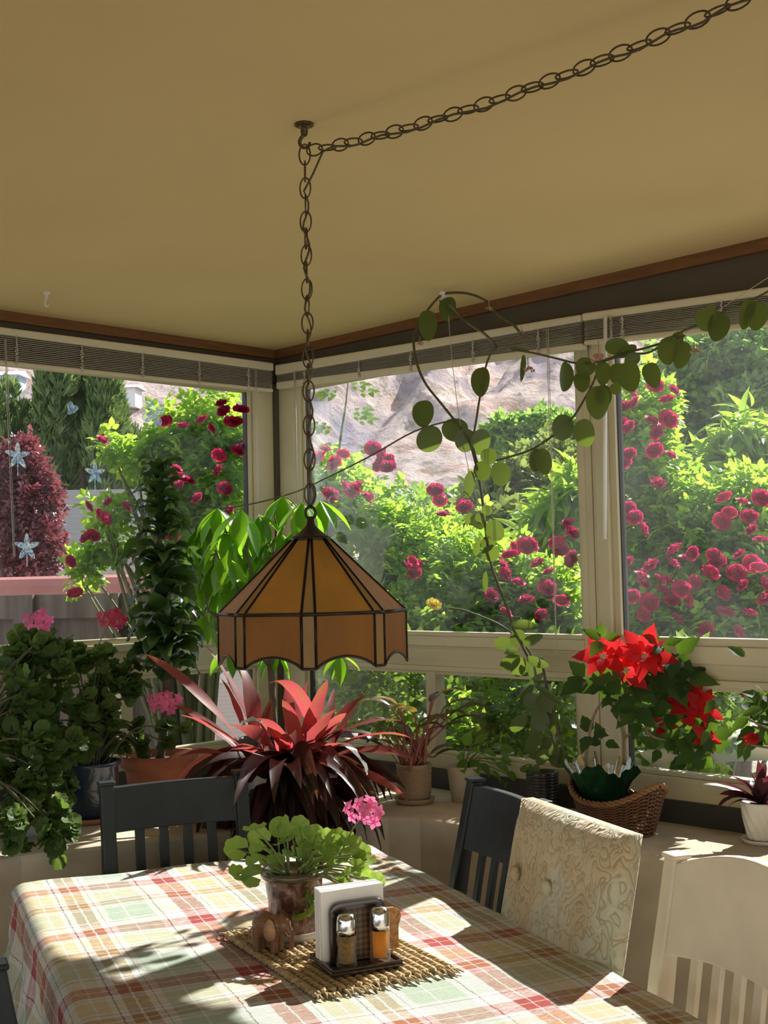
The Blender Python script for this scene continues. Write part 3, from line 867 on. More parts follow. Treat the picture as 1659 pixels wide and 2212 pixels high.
# striped garden cushion bench outside the lower right window
bc = at_d(1630, 1630, 4.05)
gb = thing('garden_lounger', (bc[0], bc[1], -0.05), 'pale striped garden lounger outside the lower right window', 'garden lounger', None, math.radians(20))
m_, nt_, b__, o_ = newmat('striped_canvas')
wv = nt_.nodes.new('ShaderNodeTexWave'); wv.inputs['Scale'].default_value = 3.2; wv.inputs['Distortion'].default_value = 1.5; wv.bands_direction = 'Y'
nt_.links.new(coords(nt_), wv.inputs['Vector']); r_ = ramp(nt_, [(0.3, (0.75, 0.68, 0.58)), (0.5, (0.35, 0.45, 0.36)), (0.7, (0.8, 0.72, 0.62))]); nt_.links.new(wv.outputs['Fac'], r_.inputs['Fac']); nt_.links.new(r_.outputs['Color'], b__.inputs['Base Color'])
hz = bc[2] + 0.05
mb = MB(); R1 = []
for i in range(9):
    t = i / 8; R1.append([(-0.5 + t * 1.3, -0.32, hz + 0.10 * math.sin(t * 2.6) + 0.0), (-0.5 + t * 1.3, 0.32, hz + 0.10 * math.sin(t * 2.6)), (-0.5 + t * 1.3, 0.32, hz - 0.06 + 0.10 * math.sin(t * 2.6)), (-0.5 + t * 1.3, -0.32, hz - 0.06 + 0.10 * math.sin(t * 2.6))])
mb.loft(R1); mb.build('cushion', m_, gb, True)
for sx in (-0.4, 0.7):
    for sy in (-0.28, 0.28):
        MB().box((sx - 0.03, sy - 0.03, 0), (sx + 0.03, sy + 0.03, hz)).build('leg', MAT['oldwood'], gb)

# ------------------------------------------------------------------ blinds drawn up to the top of the windows
def blind(name, label, axis, a0, a1, pts, cords, wand=None, pulls=(), n=13, group='venetian blinds pulled up under the ceiling'):
    """pts: heights at a0 and a1 of headrail top, headrail bottom, bottom rail top, bottom rail bottom"""
    (t0, t1), (h0, h1), (s0, s1), (b0, b1) = pts
    e = thing(name, ((a0 + a1) / 2, 0, b0) if axis == 'x' else (0, (a0 + a1) / 2, b0), label, 'blind', group)
    def P(a, d, z): return (a, -d, z) if axis == 'x' else (d, a, z)
    def beam(mb, d0, d1, zl0, zl1, zh0, zh1, ea=0.0):
        V = [P(a0 + ea, d0, zl0), P(a1 - ea, d0, zl1), P(a1 - ea, d1, zl1), P(a0 + ea, d1, zl0), P(a0 + ea, d0, zh0), P(a1 - ea, d0, zh1), P(a1 - ea, d1, zh1), P(a0 + ea, d1, zh0)]
        mb.add(V, [(0, 3, 2, 1), (4, 5, 6, 7), (0, 1, 5, 4), (1, 2, 6, 5), (2, 3, 7, 6), (3, 0, 4, 7)])
    m_ = MB(); beam(m_, 0.024, 0.062, h0, h1, t0, t1); m_.build('headrail', MAT['cream'], e, bevel=0.006, local=False)
    m_ = MB()
    for i in range(n):
        f0, f1 = i / n, (i + 0.35) / n
        q = RNG.normal() * 0.0012
        g = lambda A, B, f: A * (1 - f) + B * f
        beam(m_, 0.027 + q, 0.055 + q, g(s0, h0, f0), g(s1, h1, f0), g(s0, h0, f1), g(s1, h1, f1), 0.004)
    sl_ = m_.build('slat_stack', MAT['slat'], e, local=False)
    m_ = MB(); beam(m_, 0.026, 0.058, b0, b1, s0, s1, 0.002); m_.build('bottom_rail', MAT['cream'], e, bevel=0.004, local=False)
    for c in cords:
        f = (c - a0) / (a1 - a0); zt = h0 * (1 - f) + h1 * f; zb = b0 * (1 - f) + b1 * f
        m_ = MB()
        for s in range(2):
            pts_ = []
            for k in range(26):
                t = k / 25
                pts_.append(P(c + 0.006 * math.sin(k * 2.1 + s * 2 + c * 9) * (0.4 + t), 0.060 + 0.004 * math.cos(k * 1.7 + s), zt + (zb - zt) * t * 0.98 + 0.004 * math.sin(k * 3.1 + s)))
            m_.tube(pts_, 0.0016, 4)
        m_.build('ladder_cord', MAT['cordwhite'], e, True, local=False)
    if wand:
        (ax, az, bx, bz, rr, mt) = wand
        m_ = MB(); m_.tube([P(ax, 0.07, az), P((ax + bx) / 2, 0.072, (az + bz) / 2), P(bx, 0.074, bz)], rr, 8)
        m_.build('wand', mt, e, True, local=False)
    for (ax, az, bz) in pulls:
        m_ = MB()
        m_.tube([P(ax, 0.066, az), P(ax + 0.002, 0.068, bz)], 0.0012, 5); m_.tube([P(ax + 0.007, 0.066, az), P(ax + 0.004, 0.068, bz)], 0.0012, 5)
        m_.build('pull_cord', MAT['cordwhite'], e, True, local=False)
    return e


MAT['wand_clear'] = clear_plastic('wand_clear', (0.8, 0.8, 0.75), 0.5)
MAT['wand_white'] = plain('wand_white', (0.86, 0.88, 0.86), 0.3, 0.03)
Zx = lambda x, y: float(on_x(x, y, 0.06)[2]); Zy = lambda x, y: float(on_y(x, y, -0.06)[2])
yL = float(on_x(0, 750, 0.06)[1])
ex = lambda zc, zl: (zc + (zl - zc) * (2.2 / (0.07 - yL) * 1.0 if False else 1.0))
def ext(zleft, zcorner, yl, yend, yc):
    """straight line through the two measured heights, continued beyond the picture edge"""
    k = (zleft - zcorner) / (yl - yc); return zcorner + k * (yend - yc)
YC, YE = -0.062, -2.2
lp = []
for (pl_, pc_) in (((0, 705.5), (585, 783)), ((0, 722), (585, 801)), ((0, 778), (593, 840)), ((0, 787.5), (593, 847))):
    zl, zc = Zx(*pl_), Zx(*pc_)
    lp.append((ext(zl, zc, yL, YE, YC), zc))
cl = [float(on_x(x, 760, 0.06)[1]) for x in (36, 177, 308, 430, 536)]
wy = float(on_x(11, 735, 0.07)[1]); wb = on_x(31, 1203, 0.074)
blind('blind', 'wide cream venetian blind pulled up over the left window', 'y', YE, YC, lp, cl + [-1.5, -1.9], (wy, Zx(11, 735), float(wb[1]), float(wb[2]), 0.0035, MAT['wand_clear']), [(float(on_x(551, 800, 0.066)[1]), lp[1][1] - 0.0, 1.55)])
X0, X1 = 0.065, float(on_y(1255, 700, -0.06)[0])
mp = [(Zy(588, 790), Zy(1253, 679)), (Zy(588, 812), Zy(1253, 695)), (Zy(592, 826), Zy(1256, 741)), (Zy(592, 841), Zy(1256, 754))]
cm = [float(on_y(x, 780, -0.06)[0]) for x in (657, 775, 887, 1022, 1164)]
wx = float(on_y(636, 800, -0.07)[0])
px1 = on_y(1181, 730, -0.066); px2 = on_y(1181, 1425, -0.066)
blind('blind', 'cream venetian blind pulled up over the middle window', 'x', X0, X1, mp, cm, (wx, float(on_y(636, 800, -0.07)[2]), wx + 0.004, float(on_y(640, 1095, -0.07)[2]), 0.004, MAT['wand_clear']), [(float(px1[0]), float(px1[2]) + 0.03, float(px2[2]))])
X2 = 2.9; xr = float(on_y(1659, 650, -0.06)[0])
def ext2(a, b): return b + (b - a) / (xr - X1) * (X2 - xr)
rp = []
for (p_, q_) in (((1250, 678), (1659, 619)), ((1250, 695), (1659, 637)), ((1257, 736), (1659, 692)), ((1258, 745), (1659, 703))):
    a_, b2 = Zy(*p_), Zy(*q_)
    rp.append((a_, ext2(a_, b2)))
w1 = on_y(1312, 850, -0.07); w2 = on_y(1306, 1165, -0.074)
blind('blind', 'cream venetian blind pulled up over the right window, with a short white wand', 'x', X1 + 0.004, X2, rp, [float(on_y(x, 720, -0.06)[0]) for x in (1345, 1560)] + [2.4, 2.75], (float(w1[0]) + 0.002, rp[1][0], float(w2[0]), float(w2[2]), 0.006, MAT['wand_white']), [(float(on_y(1318, 700, -0.066)[0]), rp[1][0], 2.17)])

# sun-catcher stickers on the inside of the left window glass
st, ntt, bb, oo = newmat('iridescent_film')
n_ = noise(ntt, coords(ntt), 45, 4, 0.6, 1.5); r_ = ramp(ntt, [(0.35, (0.20, 0.42, 0.66)), (0.5, (0.62, 0.82, 0.9)), (0.65, (0.9, 0.93, 0.95))])
ntt.links.new(n_.outputs['Fac'], r_.inputs['Fac']); ntt.links.new(r_.outputs['Color'], bb.inputs['Base Color']); bb.inputs['Roughness'].default_value = 0.25
tl = ntt.nodes.new('ShaderNodeBsdfTranslucent'); ntt.links.new(r_.outputs['Color'], tl.inputs['Color'])
tp = ntt.nodes.new('ShaderNodeBsdfTransparent'); 
mA = ntt.nodes.new('ShaderNodeMixShader'); mA.inputs['Fac'].default_value = 0.6; ntt.links.new(bb.outputs[0], mA.inputs[1]); ntt.links.new(tl.outputs[0], mA.inputs[2])
mB = ntt.nodes.new('ShaderNodeMixShader'); r2 = ramp(ntt, [(0.45, (0.75, 0.75, 0.75)), (0.55, (0.15, 0.15, 0.15))]); n3 = noise(ntt, coords(ntt), 70, 2, 0.5, 1.0); ntt.links.new(n3.outputs['Fac'], r2.inputs['Fac']); ntt.links.new(r2.outputs['Color'], mB.inputs['Fac'])
ntt.links.new(mA.outputs[0], mB.inputs[1]); ntt.links.new(tp.outputs[0], mB.inputs[2]); ntt.links.new(mB.outputs[0], oo.inputs['Surface'])


def sticker(px, py, rpx, shape, label):
    c = on_x(px, py, -0.014); k = rpx / FPX * np.dot(c - CAM, FW); V = []; N = 60
    for i in range(N):
        a = 2 * pi * i / N
        if shape == 'maple': r = 0.34 + 0.66 * abs(math.cos(2.5 * (a - pi / 2))) ** 2.6 + 0.10 * abs(math.cos(7.5 * (a - pi / 2))) ** 3
        elif shape == 'butterfly': r = (abs(math.sin(a * 2 + 0.6)) ** 0.6) * 0.85 + 0.2
        else: r = 0.75 + 0.16 * math.cos(3 * a) + 0.08 * math.sin(5 * a)
        V.append((c[1] + k * r * math.cos(a), c[2] + k * r * math.sin(a)))
    mb = MB(); t = 0.001
    mb.add([(c[0], y, z) for y, z in V] + [(c[0] + t, y, z) for y, z in V] + [(c[0], c[1], c[2]), (c[0] + t, c[1], c[2])],
           [(i, (i + 1) % N, 2 * N) for i in range(N)] + [(N + (i + 1) % N, N + i, 2 * N + 1) for i in range(N)] + [((i + 1) % N, i, N + i, N + (i + 1) % N) for i in range(N)])
    if shape == 'maple': mb.box((c[0], c[1] - 0.0015, c[2] - k * 1.5), (c[0] + t, c[1] + 0.0015, c[2] - k * 0.4))
    o = mb.build('window_sticker', st)
    tag(o, label, 'sticker', 'sun-catcher stickers on the left window')
    return o


sticker(155, 882, 17, 'blob', 'small rounded blue sticker on the left window in front of the conifer')
sticker(332, 893, 30, 'butterfly', 'pale blue ragged sticker on the left window beside the rose top')
sticker(38, 985, 28, 'maple', 'pale spiky leaf sticker on the left window above the purple tree, near the wand')
sticker(205, 1022, 24, 'maple', 'maple leaf sticker with a short stem on the left window between conifer and roses')
sticker(58, 1182, 28, 'maple', 'greyish spiky leaf sticker on the left window at the foot of the blind wand')

# ------------------------------------------------------------------ ceiling hooks
MAT['bronze'] = plain('dark_bronze', (0.12, 0.09, 0.045), 0.4, 0.25, 60, metal=0.85)
MAT['whiteplastic'] = plain('white_plastic', (0.75, 0.72, 0.64), 0.45, 0.04)
HK = np.array([1.970, -1.552, CEIL])


def ceiling_hook(loc, label, mat, s=1.0, rot=0.0, swivel=False):
    e = thing('ceiling_hook', loc, label, 'hook', 'hooks screwed into the ceiling', rot)
    MB().lathe([(0.003, 0), (0.020, 0), (0.020, -0.003), (0.0165, -0.005), (0.0075, -0.007), (0.0075, -0.018), (0.006, -0.024), (0.003, -0.025)][::-1] if not swivel else [(0.003, -0.026), (0.006, -0.025), (0.007, -0.012), (0.016, -0.010), (0.016, 0), (0.003, 0)], seg=20).build('base', mat, e, True)
    P = [(0, 0, -0.022), (-0.006, 0, -0.028), (-0.010, 0, -0.037), (-0.007, 0, -0.046), (0.0, 0, -0.049), (0.008, 0, -0.046), (0.011, 0, -0.038)]
    if swivel: P = [(0, 0, -0.022), (-0.004, 0, -0.030), (-0.007, 0, -0.040), (-0.004, 0, -0.050), (0.001, 0, -0.053), (0.006, 0, -0.047)]
    P = smooth_pts(P, 5)
    MB().tube(P, list(np.linspace(0.0042, 0.0028, len(P))), 8).build('hook', mat, e, True)
    e.scale = (s, s, s)
    return e


camrot = math.atan2(RT0[1], RT0[0])
ceiling_hook(HK, 'dark bronze hook holding up the lamp chain', MAT['bronze'], 1.0, camrot)
ceiling_hook(on_z(101, 630, CEIL), 'small white hook left of the room corner, nothing hanging from it', MAT['whiteplastic'], 0.9, camrot, True)
H3 = on_z(958, 630, CEIL)
ceiling_hook(H3, 'small white hook above the middle window holding up the trailing vine', MAT['whiteplastic'], 1.0, camrot, True)

# ------------------------------------------------------------------ the hanging lamp
LC = np.array([1.968, -1.5535, 0.0])
lamp = thing('pendant_lamp', (LC[0], LC[1], 1.357), 'amber stained glass pendant lamp with a scalloped skirt on a long chain over the table', 'lamp')


def amber(name, c, tc, dens=9.0):
    m, nt, b, out = newmat(name)
    n = noise(nt, mapping(nt, coords(nt), (1, 1, 0.35)), dens, 5, 0.6, 1.2)
    r = ramp(nt, [(0.25, [k * 0.72 for k in c]), (0.75, c)]); r2 = ramp(nt, [(0.25, [k * 0.7 for k in tc]), (0.75, tc)])
    nt.links.new(n.outputs['Fac'], r.inputs['Fac']); nt.links.new(n.outputs['Fac'], r2.inputs['Fac'])
    nt.links.new(r.outputs['Color'], b.inputs['Base Color']); b.inputs['Roughness'].default_value = 0.4; b.inputs['Specular IOR Level'].default_value = 0.25
    t = nt.nodes.new('ShaderNodeBsdfTranslucent'); nt.links.new(r2.outputs['Color'], t.inputs['Color'])
    mix = nt.nodes.new('ShaderNodeMixShader'); mix.inputs['Fac'].default_value = 0.5
    nt.links.new(b.outputs[0], mix.inputs[1]); nt.links.new(t.outputs[0], mix.inputs[2]); nt.links.new(mix.outputs[0], out.inputs['Surface'])
    bump(nt, n.outputs['Fac'], b, 0.1, 0.002)
    return m


AU = amber('amber_glass', (0.60, 0.37, 0.10), (0.86, 0.56, 0.17)); AD = amber('deep_amber_glass', (0.46, 0.225, 0.045), (0.66, 0.33, 0.06)); AP = amber('pale_strip_glass', (0.55, 0.38, 0.17), (0.72, 0.54, 0.26))
LEAD = plain('dark_leading', (0.035, 0.03, 0.022), 0.4, 0.2, 40, metal=0.6)
zb, zr, zt = 1.352, 1.452, 1.598
Rr, Rt = 0.186, 0.036
tocam = math.atan2(CAM[1] - LC[1], CAM[0] - LC[0]) + math.radians(-2.4)
hs_ = math.radians(4.0)
ang = []
for k in range(8):
    a = tocam + k * pi / 4; ang += [(a - hs_, a + hs_, True), (a + hs_, a + pi / 4 - hs_, False)]
def LPt(a, r, z): return (LC[0] + r * math.cos(a), LC[1] + r * math.sin(a), z)
lead = MB(); edge = MB()
apo = lambda a0, a1: 1.0
for (a0, a1, strip) in ang:
    up_ = MB()
    q = [LPt(a0, Rr, zr), LPt(a1, Rr, zr), LPt(a1, Rt, zt), LPt(a0, Rt, zt)]
    c_ = np.mean(np.array(q), 0); inn = unit(np.array([LC[0] - c_[0], LC[1] - c_[1], -0.12])) * 0.003
    up_.add(q + [tuple(np.array(p) + inn) for p in q], [(0, 1, 2, 3), (7, 6, 5, 4), (0, 4, 5, 1), (1, 5, 6, 2), (2, 6, 7, 3), (3, 7, 4, 0)])
    up_.build('glass_strip' if strip else 'glass_panel', AP if strip else AU, lamp, local=False)
    dn = MB(); n = 2 if strip else 12; top = []; bot = []
    A0, A1 = np.array(LPt(a0, Rr, 0)), np.array(LPt(a1, Rr, 0))
    for i in range(n + 1):
        t = i / n; p = A0 * (1 - t) + A1 * t
        z = zb + (0.0 if strip else 0.021 * math.sin(pi * t) ** 0.75)
        top.append((p[0], p[1], zr)); bot.append((p[0], p[1], z))
    V = top + bot; ii = unit(np.array([LC[0] - p[0], LC[1] - p[1], 0])) * 0.003
    m0 = len(V); V2 = V + [tuple(np.array(v) + ii) for v in V]
    F = [(i, n + 1 + i, n + 2 + i, i + 1) for i in range(n)] + [(m0 + i + 1, m0 + n + 2 + i, m0 + n + 1 + i, m0 + i) for i in range(n)]
    dn.add(V2, F); dn.build('skirt_strip' if strip else 'skirt_panel', AP if strip else AD, lamp, local=False)
    lead.tube(bot, 0.0028, 6); lead.tube([top[0], top[-1]], 0.0035, 6)
    lead.tube([LPt(a0, Rr, zb), LPt(a0, Rr, zr), LPt(a0, Rt, zt)], 0.0026, 6); lead.tube([LPt(a1, Rr, zb), LPt(a1, Rr, zr), LPt(a1, Rt, zt)], 0.0026, 6)
lead.build('leading', LEAD, lamp, True, local=False)
MB().lathe([(0.0385, 1.592), (0.040, 1.594), (0.040, 1.600), (0.034, 1.603), (0.026, 1.608), (0.017, 1.616), (0.011, 1.622), (0.008, 1.628), (0.007, 1.640), (0.003, 1.642)], (LC[0], LC[1], 0), 28).build('cap', LEAD, lamp, True, local=False)
MB().ring((LC[0], LC[1], 1.649), (0, 0, 1), RT0, 0.012, 0.010, 0.003).build('loop', LEAD, lamp, True, local=False)
MB().lathe([(0.004, 1.59), (0.016, 1.588), (0.018, 1.54), (0.012, 1.536), (0.004, 1.535)], (LC[0], LC[1], 0), 16).build('socket', LEAD, lamp, True, local=False)
MB().lathe([(0.003, 1.535), (0.013, 1.53), (0.018, 1.505), (0.028, 1.475), (0.026, 1.452), (0.012, 1.438), (0.002, 1.436)][::-1], (LC[0], LC[1], 0), 20).build('bulb', plain('unlit_bulb', (0.85, 0.83, 0.78), 0.2, 0.02), lamp, True, local=False)


def chain(path, pitch, R1, R2, wire, name, first=0, ref=(0, 0, 1)):
    P = [np.array(p, float) for p in path]; mb = MB()
    L_ = [0]
    for a, b in zip(P, P[1:]): L_.append(L_[-1] + np.linalg.norm(b - a))
    k = int(L_[-1] / pitch)
    for i in range(k):
        def at(s):
            s = min(max(s, 0), L_[-1] - 1e-6); j = max(q for q in range(len(L_) - 1) if L_[q] <= s)
            return P[j] + (P[j + 1] - P[j]) * (s - L_[j]) / (L_[j + 1] - L_[j])
        c = at((i + 0.5) * pitch); d = unit(at((i + 1) * pitch) - at(i * pitch))
        s_ = unit(np.cross(d, FW)); f_ = unit(np.cross(d, s_))
        a = (0.25 if (i + first) % 2 == 0 else 1.35) + RNG.normal() * 0.12
        mb.ring(c, d, s_ * math.cos(a) + f_ * math.sin(a), R1, R2, wire, 18, 6)
    return mb


drop = [(HK[0], HK[1], 2.394), (LC[0], LC[1], 1.656)]
ch = chain(drop, 0.0345, 0.0215, 0.0115, 0.0017, 'chain')
E2 = on_z(1605, -2, 2.400)
hd = unit((E2 - HK) * np.array([1, 1, 0]))
def on_v(x, y):
    """the ray met with the upright plane that holds the chain"""
    n_ = np.array([-hd[1], hd[0], 0.0]); d = ray(x, y); return CAM + d * (np.dot(HK - CAM, n_) / np.dot(d, n_))
sw = [on_v(x, y) for x, y in ((666, 326), (720, 316), (850, 285), (1050, 224), (1260, 147), (1440, 72), (1600, 0))]
end = sw[-1] + hd * 0.16; end[2] = 2.425
sw = smooth_pts(sw + [end], 6)
ch2 = chain(sw, 0.0345, 0.0215, 0.0115, 0.0017, 'chain')
ch.build('chain', MAT['bronze'], lamp, True, local=False)
ch2.build('swag_chain', MAT['bronze'], lamp, True, local=False)
cord = [p + np.array([0, 0, -0.004 + 0.004 * math.sin(i * 1.3)]) for i, p in enumerate(sw)][::-1]
cord = cord[:-4] + [np.array([HK[0] + 0.012, HK[1] + 0.01, 2.335])]
z = 2.30
while z > 1.66:
    cord.append(np.array([HK[0] + 0.006 * math.sin(z * 75), HK[1] + 0.006 * math.cos(z * 75), z])); z -= 0.012
MB().tube(cord, 0.0022, 6).build('lamp_cord', plain('brown_cord', (0.10, 0.08, 0.04), 0.6, 0.1), lamp, True, local=False)
ceiling_hook((end[0], end[1], CEIL), 'dark bronze hook at the far end of the lamp chain', MAT['bronze'], 1.0, camrot)

# ------------------------------------------------------------------ table and cloth
LD = np.array([0.925, -0.379]); ND = np.array([0.379, 0.925])       # along the table, across it (towards the right wall)
TC = np.array([0.865, -1.627])                                       # far left corner of the cloth top
TH = 0.76
TRZ = math.atan2(LD[1], LD[0])
TW, TL = 0.995, 2.05
tb = thing('dining_table', (TC[0] + LD[0] * 1.0 + ND[0] * 0.5, TC[1] + LD[1] * 1.0 + ND[1] * 0.5, 0), 'dark dining table under the plaid tablecloth', 'table', None, TRZ)
MAT['darkwood'] = plain('charcoal_painted_wood', (0.011, 0.0165, 0.0175), 0.45, 0.25, 14, 0.05, 120)
MB().box((-1.0 + 0.012, -0.5 + 0.012, 0.715), (1.03, 0.485, 0.748)).build('tabletop', MAT['darkwood'], tb, bevel=0.008)
for sx in (-0.90, 0.95):
    for sy in (-0.42, 0.42):
        m_ = MB()
        rings = []
        for (zz, w_, off) in ((0.715, 0.042, 0.0), (0.60, 0.04, 0.0), (0.35, 0.032, 0.012), (0.12, 0.030, 0.0), (0.0, 0.036, -0.02)):
            ox = -off * (1 if sx > 0 else -1) * 2; rings.append([(sx + ox - w_, sy - w_, zz), (sx + ox + w_, sy - w_, zz), (sx + ox + w_, sy + w_, zz), (sx + ox - w_, sy + w_, zz)])
        m_.loft(rings[::-1]); m_.build('leg', MAT['darkwood'], tb, True, bevel=0.006)


def plaid_mat():
    m, nt, b, out = newmat('woven_plaid')
    uv = coords(nt, 'UV')
    sep = nt.nodes.new('ShaderNodeSeparateXYZ'); nt.links.new(uv, sep.inputs[0])
    # the yarn wavers a little
    nz = noise(nt, mapping(nt, uv, (14, 60, 1)), 1.0, 3)
    white, sage, red, yel, brn = (0.74, 0.74, 0.70), (0.45, 0.55, 0.44), (0.42, 0.095, 0.085), (0.66, 0.57, 0.35), (0.40, 0.25, 0.12)
    dk = (0.16, 0.12, 0.10)
    stops = [(0.0, red), (0.062, white), (0.070, red), (0.135, white), (0.165, dk), (0.171, white), (0.20, yel), (0.27, white), (0.283, yel), (0.345, white), (0.375, dk), (0.381, white), (0.415, brn), (0.465, white), (0.478, brn), (0.53, white), (0.56, dk), (0.566, white), (0.60, sage), (0.70, white), (0.712, sage), (0.85, white), (0.885, dk), (0.891, white)]
    def bands(axis, period, shift):
        a = nt.nodes.new('ShaderNodeMath'); a.operation = 'MULTIPLY_ADD'; a.inputs[1].default_value = 1 / period; a.inputs[2].default_value = shift
        nt.links.new(sep.outputs[axis], a.inputs[0])
        j = nt.nodes.new('ShaderNodeMath'); j.operation = 'MULTIPLY_ADD'; j.inputs[1].default_value = 0.02
        nt.links.new(nz.outputs['Fac'], j.inputs[0]); nt.links.new(a.outputs[0], j.inputs[2])
        f = nt.nodes.new('ShaderNodeMath'); f.operation = 'FRACT'; nt.links.new(j.outputs[0], f.inputs[0])
        r = ramp(nt, stops, 'CONSTANT'); nt.links.new(f.outputs[0], r.inputs['Fac']); return r
    A = bands('X', 0.40, 0.16); B = bands('Y', 0.40, 0.66)
    # which yarn lies on top changes in fine patches
    ck = noise(nt, mapping(nt, uv, (60, 350, 1)), 1.0, 2); rk = ramp(nt, [(0.35, (0.25,) * 3), (0.65, (0.72,) * 3)]); nt.links.new(ck.outputs['Fac'], rk.inputs['Fac'])
    mx = nt.nodes.new('ShaderNodeMix'); mx.data_type = 'RGBA'
    nt.links.new(rk.outputs['Color'], mx.inputs['Factor']); nt.links.new(A.outputs['Color'], mx.inputs['A']); nt.links.new(B.outputs['Color'], mx.inputs['B'])
    nt.links.new(mx.outputs['Result'], b.inputs['Base Color'])
    b.inputs['Roughness'].default_value = 0.95; b.inputs['Specular IOR Level'].default_value = 0.15
    w1 = nt.nodes.new('ShaderNodeTexWave'); w1.inputs['Scale'].default_value = 60; w1.inputs['Distortion'].default_value = 3; w1.inputs['Detail'].default_value = 3; w1.bands_direction = 'Y'
    nt.links.new(uv, w1.inputs['Vector'])
    n2 = noise(nt, uv, 18, 4)
    ad = nt.nodes.new('ShaderNodeMath'); ad.operation = 'MULTIPLY_ADD'; ad.inputs[1].default_value = 3.0; nt.links.new(n2.outputs['Fac'], ad.inputs[0]); nt.links.new(w1.outputs['Fac'], ad.inputs[2])
    bump(nt, ad.outputs[0], b, 0.45, 0.004)
    t = nt.nodes.new('ShaderNodeBsdfTranslucent'); nt.links.new(mx.outputs['Result'], t.inputs['Color'])
    ms = nt.nodes.new('ShaderNodeMixShader'); ms.inputs['Fac'].default_value = 0.15
    nt.links.new(b.outputs[0], ms.inputs[1]); nt.links.new(t.outputs[0], ms.inputs[2]); nt.links.new(ms.outputs[0], out.inputs['Surface'])
    return m


def cloth():
    aa = np.concatenate([np.linspace(-0.26, -0.07, 22), np.linspace(-0.065, 0.05, 14), np.linspace(0.06, 2.03, 130), np.linspace(2.04, 2.3, 20)])
    bb_ = np.concatenate([np.linspace(-0.30, -0.07, 28), np.linspace(-0.065, 0.05, 14), np.linspace(0.06, TW - 0.05, 80), np.linspace(TW - 0.045, TW + 0.065, 14), np.linspace(TW + 0.07, TW + 0.28, 24)])
    rad = 0.035; V = []; UV = []
    rg = np.random.default_rng(3)
    for a in aa:
        for b in bb_:
            ca = min(max(a, 0.03), TL - 0.03); cb = min(max(b, 0.03), TW - 0.03)
            # corners hang round: soften the clamp
            da, db = a - ca, b - cb; d = math.hypot(da, db)
            z = TH + 0.0022 * math.sin(a * 9 + 1.3 * math.sin(b * 7)) * math.sin(b * 11 + 1.0) + 0.0014 * math.sin(a * 31 + b * 17) * math.sin(b * 5)
            x, y = ca, cb
            if d > 1e-6:
                ux, uy = da / d, db / d; th = d / rad
                if th < pi / 2:
                    x += ux * rad * math.sin(th); y += uy * rad * math.sin(th); z -= rad * (1 - math.cos(th))
                else:
                    h = d - rad * pi / 2; z -= rad + h
                    s = a * uy - b * ux if abs(ux) < 0.9 else b
                    fold = 0.012 * min(1, h / 0.15) * (1.1 + math.sin(19 * (a + b * 1.3) + 1.0) + 0.4 * math.sin(43 * (a - b)))
                    x += ux * (rad + fold); y += uy * (rad + fold)
            w = TC + LD * x + ND * y
            V.append((w[0], w[1], z)); UV.append((b, a))
    na, nb = len(aa), len(bb_)
    i, j = np.meshgrid(np.arange(na - 1), np.arange(nb - 1), indexing='ij'); q = (i * nb + j).ravel()
    F = np.stack([q, q + nb, q + nb + 1, q + 1], -1)
    me = fast_mesh('tablecloth', np.array(V), F)
    uv = me.uv_layers.new(name='UVMap'); uv.data.foreach_set('uv', np.array(UV, dtype=np.float32)[F].ravel())
    o = link('tablecloth', me, plaid_mat(), None, True)
    tag(o, 'plaid cotton tablecloth in red, yellow, brown and sage draped over the table', 'tablecloth')
    # frayed hem on the left drop
    return o


cloth()

